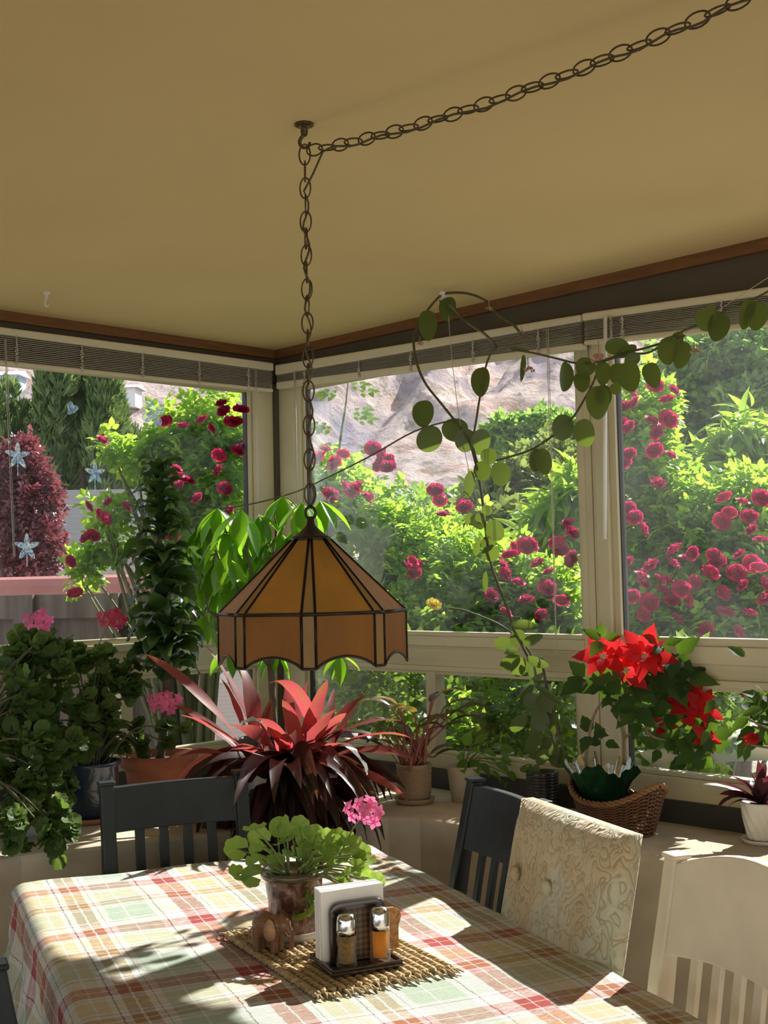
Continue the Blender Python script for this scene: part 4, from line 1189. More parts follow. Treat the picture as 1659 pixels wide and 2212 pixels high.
# ------------------------------------------------------------------ chairs
def chair(name, label, loc, rz, mat, W_=0.43, H_=0.98, rail=0.115, slats=4, arch=0.0, lean=0.12, group='slat-back dining chairs', bow=0.02):
    """local frame: sitter looks along -y; the back stands at y = +0.2"""
    e = thing(name, loc, label, 'chair', group, rz)
    hw = W_ / 2
    def yb(z): return 0.19 + (lean * ((z - 0.45) / 0.5) ** 1.3 * 0.62 if z > 0.45 else 0.10 * ((0.45 - z) / 0.45) ** 2)
    m_ = MB(); m_.box((-hw + 0.005, -0.22, 0.43), (hw - 0.005, 0.185, 0.465)); m_.build('seat', mat, e, bevel=0.012)
    for s in (-1, 1):
        R_ = []
        for zz in (0, 0.2, 0.4, 0.5, 0.62, 0.74, 0.86, H_ - 0.004):
            y = yb(zz); w2 = 0.019; d2 = 0.016 if zz > 0.8 else 0.02
            R_.append([(s * (hw - 0.02) - w2, y - d2, zz), (s * (hw - 0.02) + w2, y - d2, zz), (s * (hw - 0.02) + w2, y + d2, zz), (s * (hw - 0.02) - w2, y + d2, zz)])
        m_ = MB(); m_.loft(R_); zz = H_; y = yb(zz)
        m_.box((s * (hw - 0.02) - 0.023, y - 0.021, zz - 0.006), (s * (hw - 0.02) + 0.023, y + 0.021, zz + 0.004))
        m_.build('back_post', mat, e, bevel=0.004)
        m_ = MB(); m_.loft([[(s * (hw - 0.025) - q, -0.19 - q, zz) for q in (0,)] * 0 + [(s * (hw - 0.025) - w2, -0.195 - w2, zz), (s * (hw - 0.025) + w2, -0.195 - w2, zz), (s * (hw - 0.025) + w2, -0.195 + w2, zz), (s * (hw - 0.025) - w2, -0.195 + w2, zz)] for zz, w2 in ((0, 0.014), (0.3, 0.018), (0.43, 0.021))])
        m_.build('leg', mat, e, bevel=0.004)
        MB().box((s * (hw - 0.025) - 0.01, -0.18, 0.18), (s * (hw - 0.025) + 0.01, 0.20, 0.205)).build('stretcher', mat, e, bevel=0.003)
    # top rail, gently bowed backwards
    def railm(z0, z1, a_, nm):
        m_ = MB(); R_ = []
        for i in range(13):
            t = -1 + i / 6; x = t * (hw - 0.038); bw = bow * (1 - t * t); zt = z1 + a_ * (1 - t * t)
            y0, y1 = yb(z0) + bw, yb(z1) + bw
            R_.append([(x, y0 - 0.011, z0 + a_ * 0.35 * (1 - t * t)), (x, y0 + 0.011, z0 + a_ * 0.35 * (1 - t * t)), (x, y1 + 0.011, zt), (x, y1 - 0.011, zt)])
        m_.loft(R_); return m_.build(nm, mat, e, bevel=0.003)
    zt = H_ - 0.012
    railm(zt - rail, zt, arch, 'top_rail'); railm(0.52, 0.56, 0, 'lower_rail')
    for i in range(slats):
        x = -hw + 0.04 + (W_ - 0.08) * (i + 1) / (slats + 1); bw = bow * (1 - (x / hw) ** 2); R_ = []
        for zz in np.linspace(0.545, zt - rail + 0.01 + arch * 0.3, 7):
            y = yb(zz) + bw; R_.append([(x - 0.013, y - 0.006, zz), (x + 0.013, y - 0.006, zz), (x + 0.013, y + 0.006, zz), (x - 0.013, y + 0.006, zz)])
        MB().loft(R_).build('back_slat', mat, e, bevel=0.002)
    return e


EA = np.array([1.222, -0.696])           # far right corner of the table edge as measured
LR = np.array([0.916, -0.401]); NR = np.array([0.401, 0.916])
rzr = math.atan2(NR[1], NR[0]) - pi / 2
def beside(s, d, rz=rzr):
    """chair origin for a back whose line stands d behind the right table edge at s along it"""
    p = EA + LR * s + NR * (d - 0.265); return (p[0], p[1], 0)
# the one at the far end: back line beyond the far edge
Mf = np.array([0.358, 0.934]); Qf = np.array([-0.934, 0.358])
pc = np.array([0.936, -1.165]) - Qf * 0.265 + Qf * 0.02
chair('dining_chair', 'black slat-back chair at the far end of the table, before the red-leaved plant', (pc[0], pc[1], 0), math.atan2(Qf[1], Qf[0]) - pi / 2, MAT['darkwood'], 0.42, 0.97, 0.12, 4)
chair('dining_chair', 'black slat-back chair beside the cream upholstered chair', beside(0.605, 0.12), rzr, MAT['darkwood'], 0.40, 0.985, 0.16, 4, lean=0.14)
MAT['whitewood'] = plain('cream_white_paint', (0.68, 0.60, 0.46), 0.5, 0.06, 10, 0.06, 90)
chair('dining_chair', 'cream white slat-back chair with an arched top rail, nearest on the right', beside(1.525, 0.15), rzr - 0.03, MAT['whitewood'], 0.50, 0.965, 0.17, 6, 0.045, bow=0.03)
lc = TC + LD * 1.08 + ND * 0.115
chair('dining_chair', 'dark chair of which one back post shows at the lower left edge', (lc[0], lc[1], 0), TRZ + pi, MAT['darkwood'], 0.44, 0.93, 0.12, 4)

# upholstered chair
def damask():
    m, nt, b, out = newmat('cream_damask')
    v = mapping(nt, coords(nt), (1, 1, 0.8))
    n = noise(nt, v, 21, 1.2, 0.35, 1.7)
    w_ = nt.nodes.new('ShaderNodeMath'); w_.operation = 'PINGPONG'; w_.inputs[1].default_value = 0.11; nt.links.new(n.outputs['Fac'], w_.inputs[0])
    r = ramp(nt, [(0.02, (0.37, 0.33, 0.22)), (0.05, (0.60, 0.58, 0.44))]); nt.links.new(w_.outputs[0], r.inputs['Fac'])
    n2 = noise(nt, v, 5.5, 3, 0.5, 0.8); r2 = ramp(nt, [(0.45, (0.52, 0.51, 0.38)), (0.58, (0.50, 0.41, 0.25))]); nt.links.new(n2.outputs['Fac'], r2.inputs['Fac'])
    mx = nt.nodes.new('ShaderNodeMix'); mx.data_type = 'RGBA'; mx.blend_type = 'MULTIPLY'; mx.inputs['Factor'].default_value = 0.75
    nt.links.new(r2.outputs['Color'], mx.inputs['A'])
    r3 = ramp(nt, [(0.012, (0.62, 0.54, 0.42)), (0.035, (1, 1, 1))]); nt.links.new(w_.outputs[0], r3.inputs['Fac']); nt.links.new(r3.outputs['Color'], mx.inputs['B'])
    nt.links.new(mx.outputs['Result'], b.inputs['Base Color']); b.inputs['Roughness'].default_value = 0.9; b.inputs['Sheen Weight'].default_value = 0.3
    wv = noise(nt, v, 300, 2); ad = nt.nodes.new('ShaderNodeMath'); ad.operation = 'MULTIPLY_ADD'; ad.inputs[1].default_value = 0.03; nt.links.new(wv.outputs['Fac'], ad.inputs[0]); nt.links.new(w_.outputs[0], ad.inputs[2])
    bump(nt, ad.outputs[0], b, 0.7, 0.03)
    return m


MAT['damask'] = damask()
cc = EA + LR * 1.03 + NR * (0.10 - 0.31)
uc = thing('upholstered_chair', (cc[0], cc[1], 0), 'cream damask upholstered chair with a buttoned back', 'chair', None, rzr)
def pillow(mb, x0, x1, z0, z1, yc, th, lean_, nx=16, nz=18, crown=0.012, dents=()):
    """a padded slab with rounded edges; y follows the lean"""
    for s in (-1, 1):
        V = []; F = []
        for k in range(nz + 1):
            for i in range(nx + 1):
                u_, v_ = i / nx, k / nz
                x = x0 + (x1 - x0) * u_; zz = z0 + (z1 - z0) * v_
                e_ = min(1, min(u_, 1 - u_) * 7) ; f_ = min(1, min(v_, 1 - v_) * 9)
                e_ = 1 - (1 - e_) ** 2.2; f_ = 1 - (1 - f_) ** 2.2
                d = th / 2 * (0.35 + 0.65 * e_ * f_) + crown * math.sin(pi * u_) * math.sin(pi * v_)
                for (dx, dz) in dents: d -= 0.010 * math.exp(-((x - dx) ** 2 + (zz - dz) ** 2) / 0.0011) * (1 if s < 0 else 0)
                V.append((x, yc + lean_ * (zz - z0) + s * d, zz))
        for k in range(nz):
            for i in range(nx):
                q = k * (nx + 1) + i; F.append((q, q + 1, q + nx + 2, q + nx + 1) if s < 0 else (q + nx + 1, q + nx + 2, q + 1, q))
        mb.add(V, F)
    n = (nx + 1) * (nz + 1); base = len(mb.v) - 2 * n
    ring_ = [i for i in range(nx + 1)] + [k * (nx + 1) + nx for k in range(1, nz + 1)] + [nz * (nx + 1) + i for i in range(nx - 1, -1, -1)] + [k * (nx + 1) for k in range(nz - 1, 0, -1)]
    for a, b in zip(ring_, ring_[1:] + ring_[:1]): mb.f.append((base + b, base + a, base + n + a, base + n + b)); mb.mi.append(0)
    return mb
BT = ((-0.14, 0.83), (0.14, 0.83), (0.0, 0.83))
dz_ = [(-0.145, 0.855), (0.0, 0.855), (0.145, 0.855)]
pillow(MB(), -0.23, 0.23, 0.42, 1.0, 0.18, 0.085, 0.22, 24, 26, 0.012, dz_).build('backrest', MAT['damask'], uc, True)
for (bx_, bz_) in dz_[:2]:
    MB().ball((bx_, 0.18 + 0.22 * (bz_ - 0.42) - 0.048, bz_), 0.017, 14, 8, (1, 0.55, 1)).build('button', MAT['damask'], uc, True)
pillow(MB(), -0.24, 0.24, -0.01, 0.09, 0.0, 0.46, 0.0, 12, 8, 0.0).build('seat', MAT['damask'], uc, True).location = (0, -0.03, 0.38)
for sx in (-0.2, 0.2):
    for sy in (-0.2, 0.18):
        MB().loft([[(sx - q, sy - q, zz), (sx + q, sy - q, zz), (sx + q, sy + q, zz), (sx - q, sy + q, zz)] for zz, q in ((0, 0.015), (0.39, 0.022))]).build('leg', MAT['darkwood'], uc, bevel=0.003)

# ------------------------------------------------------------------ helpers for the indoor plants
LEDGE = 0.78
MAT['soil'] = plain('potting_soil', (0.045, 0.033, 0.024), 1.0, 0.4, 40, 0.8, 60)


def disc_leaf(n=22, lobes=7, dep=0.10, cup=0.22, notch=0.55):
    """a round scalloped geranium leaf: stalk joins near the middle, the front lies along +y"""
    V = [(0, 0, 0)]; U = [(0.5, 0.5)]
    for rr in (0.55, 1.0):
        for i in range(n + 1):
            a = -pi / 2 + notch / 2 + (2 * pi - notch) * i / n
            r = rr * 0.5 * (1 + (dep * abs(math.cos(lobes * 0.5 * (a + pi / 2))) - dep / 2 + 0.03 * math.sin(21 * a)) * rr)
            ruff = 0.04 * math.sin(lobes * a) * rr
            V.append((r * math.cos(a), r * math.sin(a), cup * r * r * 2 + ruff)); U.append((0.5 + r * math.cos(a), 0.5 + r * math.sin(a)))
    F = []; m = n + 1
    for i in range(n):
        F.append((0, 1 + i, 2 + i, 2 + i)); F.append((1 + i, 1 + m + i, 2 + m + i, 2 + i))
    return np.array(V), F, np.array(U)


def disc_tpl():
    V, F, U = disc_leaf()
    # triangles only in the middle: split every quad so that all rows have three corners
    T = []
    for (a, b, c, d) in F:
        T.append((a, b, c))
        if d != c: T.append((a, c, d))
    return V, np.array(T), U


GLEAF = disc_tpl()
FLORET = compound(leaf_template(lambda t: 0.36 * math.sin(pi * min(1, 0.12 + 0.80 * t)), 3, -0.15, 0.15), [(0.0, 0.0, 2 * pi * k / 5, 1.0) for k in range(5)])
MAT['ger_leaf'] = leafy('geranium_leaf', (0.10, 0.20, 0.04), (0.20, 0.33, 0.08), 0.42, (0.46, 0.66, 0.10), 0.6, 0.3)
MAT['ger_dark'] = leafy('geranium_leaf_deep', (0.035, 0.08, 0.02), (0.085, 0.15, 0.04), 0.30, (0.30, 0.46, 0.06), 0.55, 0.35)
MAT['pink'] = leafy('pink_petal', (0.78, 0.14, 0.34), (0.90, 0.28, 0.50), 0.45, (1.0, 0.25, 0.52), 0.7, 0.2)
MAT['stem'] = plain('green_stem', (0.17, 0.22, 0.07), 0.6, 0.2, 30)
MAT['stemdark'] = plain('dark_stem', (0.09, 0.09, 0.045), 0.7, 0.3, 30)


def flower_head(parent, c, r, k, stem_from, mat=None, face=None):
    """a round head of five-petalled florets on one stalk: part of its plant"""
    c = np.asarray(c, float); f = unit(np.asarray(face if face is not None else (CAM - c) + np.array([0, 0, 0.6])))
    g = []
    for i in range(k):
        if i == 0: g.append(np.zeros(3)); continue
        a = i * 2.4; q = 0.95 * math.sqrt(i / k)
        s = unit(np.cross(f, [0, 0, 1])); t = np.cross(s, f)
        g.append((s * math.cos(a) * 1.25 + t * math.sin(a) * 0.8) * q - f * 0.45 * q * q)
    P = np.array([c + r * v for v in g]); N_ = np.array([unit(f * 1.0 + v * 0.8 + RNG.normal(size=3) * 0.15) for v in g])
    D = np.cross(N_, rnd_dirs(len(P)))
    h = scatter('flower_head', FLORET, P, D, N_, r * 0.44, mat or MAT['pink'], parent)
    m_ = MB(); s0 = np.asarray(stem_from, float); b = c - f * r * 0.5
    m_.tube(smooth_pts([s0, s0 * 0.45 + b * 0.55 + np.array([0, 0, 0.01]), b], 6), 0.0018, 6)
    for p in P: m_.tube([b, p - f * 0.002], 0.0009, 4, False)
    m_.build('flower_stalk', MAT['stem'], h, True, local=False)
    return h


def lathe_pot(name, parent, prof, mat, c=(0, 0, 0), seg=40, wob=None, local=True):
    return MB().lathe(prof, c, seg, wob).build(name, mat, parent, True, local=local)


def straps(name, leaves, mat, parent, n=10, roll=0.25, wave=0.0):
    """long arching leaves: (origin, azimuth, start elevation, length, width, droop, twist)"""
    V = []; F = []; U = []
    o0 = ORG.get(parent, np.zeros(3))
    for (o, az, el, L_, w_, dr, tw) in leaves:
        p = np.asarray(o, float) - o0; e = el; a = az; n0 = len(V); st = L_ / n
        for i in range(n + 1):
            t = i / n
            d = np.array([math.cos(a) * math.cos(e), math.sin(a) * math.cos(e), math.sin(e)])
            side = unit(np.cross(d, [0, 0, 1]) + 1e-6); up = np.cross(side, d)
            tw_ = tw * t; s2 = side * math.cos(tw_) + up * math.sin(tw_); u2 = np.cross(s2, d)
            hw = w_ * 0.5 * (math.sin(pi * min(1, 0.10 + 0.90 * t ** 0.85)) ** 0.8 if t < 0.999 else 0.02)
            for q in (-1, 0, 1):
                V.append(p + s2 * hw * q + u2 * (abs(q) * hw * roll + wave * w_ * math.sin(t * 15 + q * 2) * abs(q))); U.append((0.5 + 0.5 * q, t))
            p = p + d * st; e -= dr * st / L_ * (0.4 + 1.2 * t)
        for i in range(n):
            b = n0 + i * 3; F += [(b, b + 1, b + 4, b + 3), (b + 1, b + 2, b + 5, b + 4)]
    F = np.array(F); me = fast_mesh(name, np.array(V), F)
    uv = me.uv_layers.new(name='UVMap'); uv.data.foreach_set('uv', np.array(U, dtype=np.float32)[F].ravel())
    return link(name, me, mat, parent)


# ------------------------------------------------------------------ on the table: mat, pot, animals, napkins, shakers
T0 = TH + 0.006
def tp(x, y, z=TH + 0.004): return on_z(x, y, z)
jut = plain('braided_jute', (0.44, 0.33, 0.18), 0.95, 0.35, 70, 0.3, 200)
jx = np.array([0.35, 0.937]); jy = np.array([-0.937, 0.35])
# placemat: braided rows with knotted fringe at both ends
mc = np.array([1.935, -1.487])
pm = thing('placemat', (mc[0], mc[1], TH + 0.003), 'braided jute placemat with a knotted fringe under the potted geranium', 'placemat', None, math.radians(-16))
RA = math.atan2(jx[1], jx[0]) + math.radians(-35)
m_ = MB(); rows = 17; Lm, Wm = 0.44, 0.30
for r in range(rows):
    y = -Wm / 2 + (r + 0.5) * Wm / rows
    for s in (0, 1):
        P = []
        for i in range(73):
            x = -Lm / 2 + Lm * i / 72
            P.append((x + 0.002 * math.sin(r * 3.1 + i), y + 0.0045 * math.sin(i * 1.25 + s * pi + r), 0.0045 + 0.0028 * math.cos(i * 1.25 + s * pi + r)))
        m_.tube(P, 0.0052, 5)
m_.build('braid', jut, pm, True)
for s in (-1, 1):
    m_ = MB()
    for r in range(rows):
        y = -Wm / 2 + (r + 0.5) * Wm / rows
        for k in range(3):
            a = RNG.normal() * 0.5; L_ = 0.022 + 0.015 * RNG.random(); x = s * Lm / 2
            m_.tube([(x, y, 0.004), (x + s * L_ * 0.5, y + 0.006 * math.sin(a) + (k - 1) * 0.003, 0.006), (x + s * L_, y + 0.012 * math.sin(a) + (k - 1) * 0.007, 0.0035)], [0.003, 0.0022, 0.0012], 5)
    m_.build('fringe', jut, pm, True)

ZP = TH + 0.014
pb = on_z(637, 2033, ZP); vdir = unit((pb - CAM) * np.array([1, 1, 0])); pc_ = pb + vdir * 0.042
pot = thing('potted_geranium', (pc_[0], pc_[1], ZP), 'geranium with one pink flower in a brown glazed pot on the table', 'potted plant')
glz, ntg, bg_, og = newmat('brown_glaze')
n_ = noise(ntg, coords(ntg), 24, 4, 0.55, 1.2); r_ = ramp(ntg, [(0.38, (0.045, 0.018, 0.014)), (0.52, (0.17, 0.075, 0.05)), (0.6, (0.30, 0.17, 0.13)), (0.68, (0.10, 0.04, 0.03))]); ntg.links.new(n_.outputs['Fac'], r_.inputs['Fac']); ntg.links.new(r_.outputs['Color'], bg_.inputs['Base Color'])
bg_.inputs['Roughness'].default_value = 0.22; bg_.inputs['Coat Weight'].default_value = 0.6; bump(ntg, n_.outputs['Fac'], bg_, 0.4, 0.006)
lathe_pot('pot', pot, [(0.004, 0.008), (0.044, 0.006), (0.047, 0.012), (0.056, 0.08), (0.060, 0.108), (0.060, 0.122), (0.067, 0.124), (0.0685, 0.130), (0.067, 0.136), (0.058, 0.136), (0.056, 0.120), (0.004, 0.118)], glz)
lathe_pot('pot_rim', pot, [(0.0605, 0.1225), (0.0685, 0.1235), (0.0702, 0.130), (0.0688, 0.1372), (0.060, 0.1375), (0.0578, 0.130)], plain('olive_glaze', (0.10, 0.085, 0.045), 0.25, 0.2, 30, coat=0.5))
lathe_pot('soil', pot, [(0.003, 0.120), (0.0575, 0.121), (0.055, 0.126), (0.003, 0.128)], MAT['soil'])
lathe_pot('saucer', pot, [(0.003, 0.0), (0.055, 0.0), (0.064, 0.014), (0.0665, 0.018), (0.063, 0.018), (0.054, 0.004), (0.003, 0.004)], clear_plastic('clear_saucer', (0.9, 0.9, 0.88), 0.35))
GL = [(320, 40, 1.2), (350, 108, 1.15), (180, 190, 1.2), (185, 385, 1.05), (290, 395, 1.05), (320, 215, .9), (420, 215, .8), (560, 20, 1.1), (660, 15, 1.0), (600, 75, 1.1), (540, 140, 1.1), (790, 80, 1.1), (700, 110, 1.0), (900, 150, 1.1), (830, 195, 1.0), (960, 180, 1.0), (1060, 165, 1.1), (1130, 220, 1.0), (1180, 290, 1.0), (1100, 250, .9), (760, 265, 1.1), (640, 240, 1.0), (575, 240, .8), (980, 265, 1.0), (870, 240, 1.0), (760, 320, .8), (690, 190, .9), (480, 290, .9), (300, 310, .9), (1130, 360, .9), (1200, 410, 1.0), (1250, 450, 1.0), (1150, 490, .9), (1040, 500, .9), (990, 450, 1.0), (680, 480, .7), (725, 680, 1.35), (690, 330, .7), (900, 320, .8), (1010, 385, .8), (940, 100, 1.0), (490, 20, 1.0), (860, 110, 1.0), (1020, 120, .9), (410, 290, .7), (740, 560, .8), (1180, 520, .8), (1090, 330, .9)]
GP = []
for (zx, zy, s) in GL:
    x, y = 460 + zx / 3.53, 1780 + zy / 3.53
    D0 = np.dot(pc_ - CAM, FW)
    GP.append((at_d(x, y, D0 + RNG.normal() * 0.035 - (0.06 if zy > 300 else 0.0)), s))
root_pts = [np.array([pc_[0] + 0.028 * math.cos(a), pc_[1] + 0.028 * math.sin(a), ZP + 0.125]) for a in np.linspace(0, 2 * pi, 7)[:-1]]
ax_ = [pc_ + np.array([0, 0, 0.2]) + RT * q for q in (-0.06, 0.0, 0.05)]
P = np.array([g[0] for g in GP]); cen = pc_ + np.array([0, 0, 0.10])
D = unit(P - cen + RNG.normal(size=P.shape) * 0.03); D[:, 2] *= 0.3
U = unit(np.tile([0, 0, 0.50], (len(P), 1)) + 0.35 * unit(P - cen) + RNG.normal(size=P.shape) * 0.33 + np.array([0.50, -0.50, 0]))
scatter('leaves', GLEAF, P, D, U, np.array([g[1] for g in GP]) * 0.043, MAT['ger_leaf'], pot)
m_ = MB()
for p in P:
    r0 = min(root_pts, key=lambda q: np.linalg.norm((q - p)[:2])); k = r0 * 0.55 + p * 0.45 + np.array([0, 0, 0.012])
    m_.tube(smooth_pts([r0, k, p], 5), [0.0022] * 8 + [0.0013] * 3, 5)
m_.build('stems', MAT['stem'], pot, True, local=False)
fD = np.dot(pc_ - CAM, FW)
flower_head(pot, at_d(788, 1748, fD + 0.02), 0.040, 9, at_d(733, 1850, fD), face=(0.45, -0.6, 0.35))


def figurine(name, label, cat, loc, rz, s, kind, mats):
    e = thing(name, loc, label, cat, None, rz)
    m_ = MB()
    if kind == 'elephant':
        m_.ball((-0.005, 0, 0.050), 0.026, 16, 12, (1.15, 0.85, 0.95)); m_.ball((0.018, 0, 0.052), 0.021, 14, 10, (0.9, 0.85, 0.95)); m_.ball((0.036, 0, 0.053), 0.016, 14, 10, (1, 0.85, 1.1))
        m_.tube([(0.044, 0, 0.052), (0.051, 0, 0.040), (0.053, 0, 0.024), (0.052, 0, 0.008)], [0.0085, 0.0075, 0.006, 0.0048], 10)
        for (x, y) in ((-0.020, 0.012), (-0.020, -0.012), (0.020, 0.011), (0.020, -0.011)):
            m_.tube([(x, y, 0.045), (x, y, 0.02), (x, y, 0.004), (x, y, 0.0)], [0.011, 0.0082, 0.0078, 0.0085], 10)
        m_.tube([(-0.034, 0, 0.052), (-0.038, 0, 0.035), (-0.037, 0, 0.025)], [0.002, 0.0015, 0.001], 6)
    else:
        m_.ball((0, 0, 0.062), 0.016, 14, 10, (1.9, 0.8, 0.85)); m_.tube([(0.022, 0, 0.066), (0.036, 0, 0.088), (0.04, 0, 0.10)], [0.010, 0.006, 0.006], 8); m_.ball((0.047, 0, 0.102), 0.008, 10, 8, (1.6, 0.8, 0.8))
        for (x, y) in ((-0.022, 0.008), (-0.020, -0.008), (0.022, 0.008), (0.020, -0.008)):
            m_.tube([(x, y, 0.06), (x * 1.05, y, 0.03), (x * 1.0, y, 0.0)], [0.0065, 0.0036, 0.0034], 8)
    o = m_.build('body', mats[0], e, True)
    rm = o.modifiers.new('remesh', 'REMESH'); rm.mode = 'VOXEL'; rm.voxel_size = 0.0016; rm.use_smooth_shade = True
    sm = o.modifiers.new('smooth', 'SMOOTH'); sm.iterations = 4; sm.factor = 0.5
    if kind == 'elephant':
        for sy in (-1, 1):
            V = []
            for i in range(14):
                a = 2 * pi * i / 14; V.append((0.017 + 0.0125 * math.cos(a) * (1 - 0.25 * math.sin(a)), 0, 0.047 + 0.021 * math.sin(a)))
            mb = MB(); mb.loft([[(x, sy * (0.0195 + 0.10 * abs(0.028 - x)), z) for x, _, z in V], [(x, sy * (0.0225 + 0.10 * abs(0.028 - x)), z) for x, _, z in V]])
            mb.build('ear', mats[1], e, True)
            MB().tube([(0.042, sy * 0.007, 0.044), (0.052, sy * 0.010, 0.036), (0.058, sy * 0.010, 0.037)], [0.0022, 0.0018, 0.0008], 6).build('tusk', mats[1], e, True)
    else:
        for sy in (-1, 1): MB().tube([(0.043, sy * 0.003, 0.108), (0.038, sy * 0.006, 0.122), (0.041, sy * 0.008, 0.134)], [0.0018, 0.0015, 0.0008], 6).build('horn', mats[0], e, True)
    e.scale = (s, s, s)
    return e


CW1 = wood('carved_dark_wood', (0.16, 0.075, 0.035), (0.28, 0.14, 0.07), 25, 0.35); CW2 = wood('carved_light_wood', (0.42, 0.24, 0.12), (0.55, 0.34, 0.18), 25, 0.45)
ep = on_z(580, 2052, ZP); rtz = math.atan2(RT0[1], RT0[0])
figurine('elephant_figurine', 'carved wooden elephant standing on the placemat before the flower pot', 'figurine', (ep[0], ep[1], ZP - 0.001), rtz - 0.45, 1.02, 'elephant', (CW1, CW2))
ap = on_z(728, 1951, TH + 0.003)
figurine('antelope_figurine', 'slender wooden animal figure half hidden behind the flower pot', 'figurine', (ap[0], ap[1], TH + 0.003), rtz - 0.2, 0.62, 'antelope', (wood('carved_red_wood', (0.30, 0.14, 0.06), (0.42, 0.22, 0.10), 25, 0.4), CW2))

# napkin holder
F_ = np.array([2.083, -1.615]) ; hx = jx; hy = jy
hc = F_ + hx * 0.068 + hy * 0.062
ZM = TH + 0.016
hz_ = math.atan2(hx[1], hx[0])
BLK = plain('black_lacquer', (0.035, 0.022, 0.018), 0.22, 0.3, 20, coat=0.5)
nh = thing('napkin_holder', (hc[0], hc[1], ZM), 'dark lacquered napkin holder with a woven panel and a tray base', 'napkin holder', None, hz_)
m_ = MB(); m_.box((-0.073, -0.062, 0.0), (0.073, 0.062, 0.008)); m_.build('tray', BLK, nh, bevel=0.003)
m_ = MB(); m_.box((-0.073, -0.062, 0.008), (0.073, -0.056, 0.013)).box((-0.073, 0.056, 0.008), (0.073, 0.062, 0.013)).box((-0.073, -0.056, 0.008), (-0.067, 0.056, 0.013)).box((0.067, -0.056, 0.008), (0.073, 0.056, 0.013)); m_.build('tray_rim', BLK, nh, bevel=0.002)
wv_, ntw, bw, ow = newmat('woven_cane')
ckr = nt_w = ntw.nodes.new('ShaderNodeTexChecker'); ckr.inputs['Scale'].default_value = 130; ckr.inputs['Color1'].default_value = (0.16, 0.09, 0.04, 1); ckr.inputs['Color2'].default_value = (0.05, 0.028, 0.016, 1)
ntw.links.new(mapping(ntw, coords(ntw), (1, 1, 1), (0, math.radians(45), 0)), ckr.inputs['Vector']); ntw.links.new(ckr.outputs['Color'], bw.inputs['Base Color']); bw.inputs['Roughness'].default_value = 0.4; bump(ntw, ckr.outputs['Fac'], bw, 0.6, 0.002)
def arch_frame(y, nm):
    V = []; x1, h, r = 0.058, 0.122, 0.02
    out_ = [(-x1, 0.010)] + [(-x1 + r - r * math.cos(a), h - r + r * math.sin(a)) for a in np.linspace(0, pi / 2, 7)] + [(x1 - r + r * math.sin(a), h - r + r * math.cos(a)) for a in np.linspace(0, pi / 2, 7)] + [(x1, 0.010)]
    m_ = MB(); P = [(x, y, z) for x, z in out_]
    inn = [(x * 0.78, 0.010 + (z - 0.010) * 0.86) for x, z in out_]
    rings = []
    for (x, z), (xi, zi) in zip(out_, inn): rings.append([(x, y - 0.005, z), (x, y + 0.005, z), (xi, y + 0.005, zi), (xi, y - 0.005, zi)])
    m_.loft(rings); m_.build('panel_frame', BLK, nh, True, bevel=0.0015)
    m_ = MB(); n = len(inn)
    m_.add([(x, y - 0.002, z) for x, z in inn] + [(x, y + 0.002, z) for x, z in inn], [tuple(range(n)), tuple(range(2 * n - 1, n - 1, -1))]); m_.build('woven_panel', wv_, nh)
arch_frame(-0.010, 'a'); arch_frame(0.050, 'b')
NP = plain('white_paper_napkin', (0.82, 0.80, 0.75), 0.9, 0.03, 30)
for i in range(6):
    y = 0.0 + i * 0.0066; s = 0.066 + 0.001 * RNG.normal(); h = 0.134 + 0.003 * RNG.random()
    q = Matrix.Rotation(RNG.normal() * 0.012, 3, 'Y')
    wp_ = thing('paper_napkin', (0, 0, 0), 'white folded paper napkin standing in the napkin holder', 'napkin', 'white napkins in the holder') if False else None
    m_ = MB(); m_.box((-s - 0.004, y, 0.0), (s - 0.004, y + 0.0052, h), q)
    w0 = np.array([hc[0], hc[1], ZM + 0.0085])
    e = thing('paper_napkin', w0, 'white folded paper napkin standing in the napkin holder', 'napkin', 'white napkins in the holder', hz_)
    m_.build('fold', NP, e, bevel=0.001)


def shaker(lx, ly, label, fill, fillmat, h=0.098, r=0.0195, waist=0.0):
    w0 = hc + hx * lx + hy * ly
    e = thing('shaker', (w0[0], w0[1], ZM + 0.0082), label, 'shaker')
    wob = lambda a, z: 1 + 0.035 * math.cos(8 * a) * (1 if z < 0.066 else 0)
    B = 0.066
    lathe_pot('glass_body', e, [(0.002, 0.0), (r * 0.92, 0.0), (r * 1.0, 0.004), (r * (0.96 - waist), 0.020), (r * (0.90 - waist * 1.5), 0.034), (r * 0.95, 0.05), (r * 0.90, B), (r * 0.78, B + 0.001), (r * 0.78, 0.05), (r * 0.74, 0.008), (0.002, 0.008)], MAT['shaker_glass'], seg=32, wob=wob)
    lathe_pot('contents', e, [(0.002, 0.0085), (r * 0.70, 0.0085), (r * 0.71, 0.03), (r * 0.72, fill), (0.002, fill + 0.002)], fillmat, seg=20)
    lathe_pot('cap', e, [(0.002, B - 0.006), (r * 0.97, B - 0.006), (r * 0.99, B + 0.004), (r * 0.94, 0.086), (r * 0.86, h - 0.004), (r * 0.70, h), (0.002, h + 0.001)], MAT['chrome'], seg=28)
    for k in range(5): pass
    return e


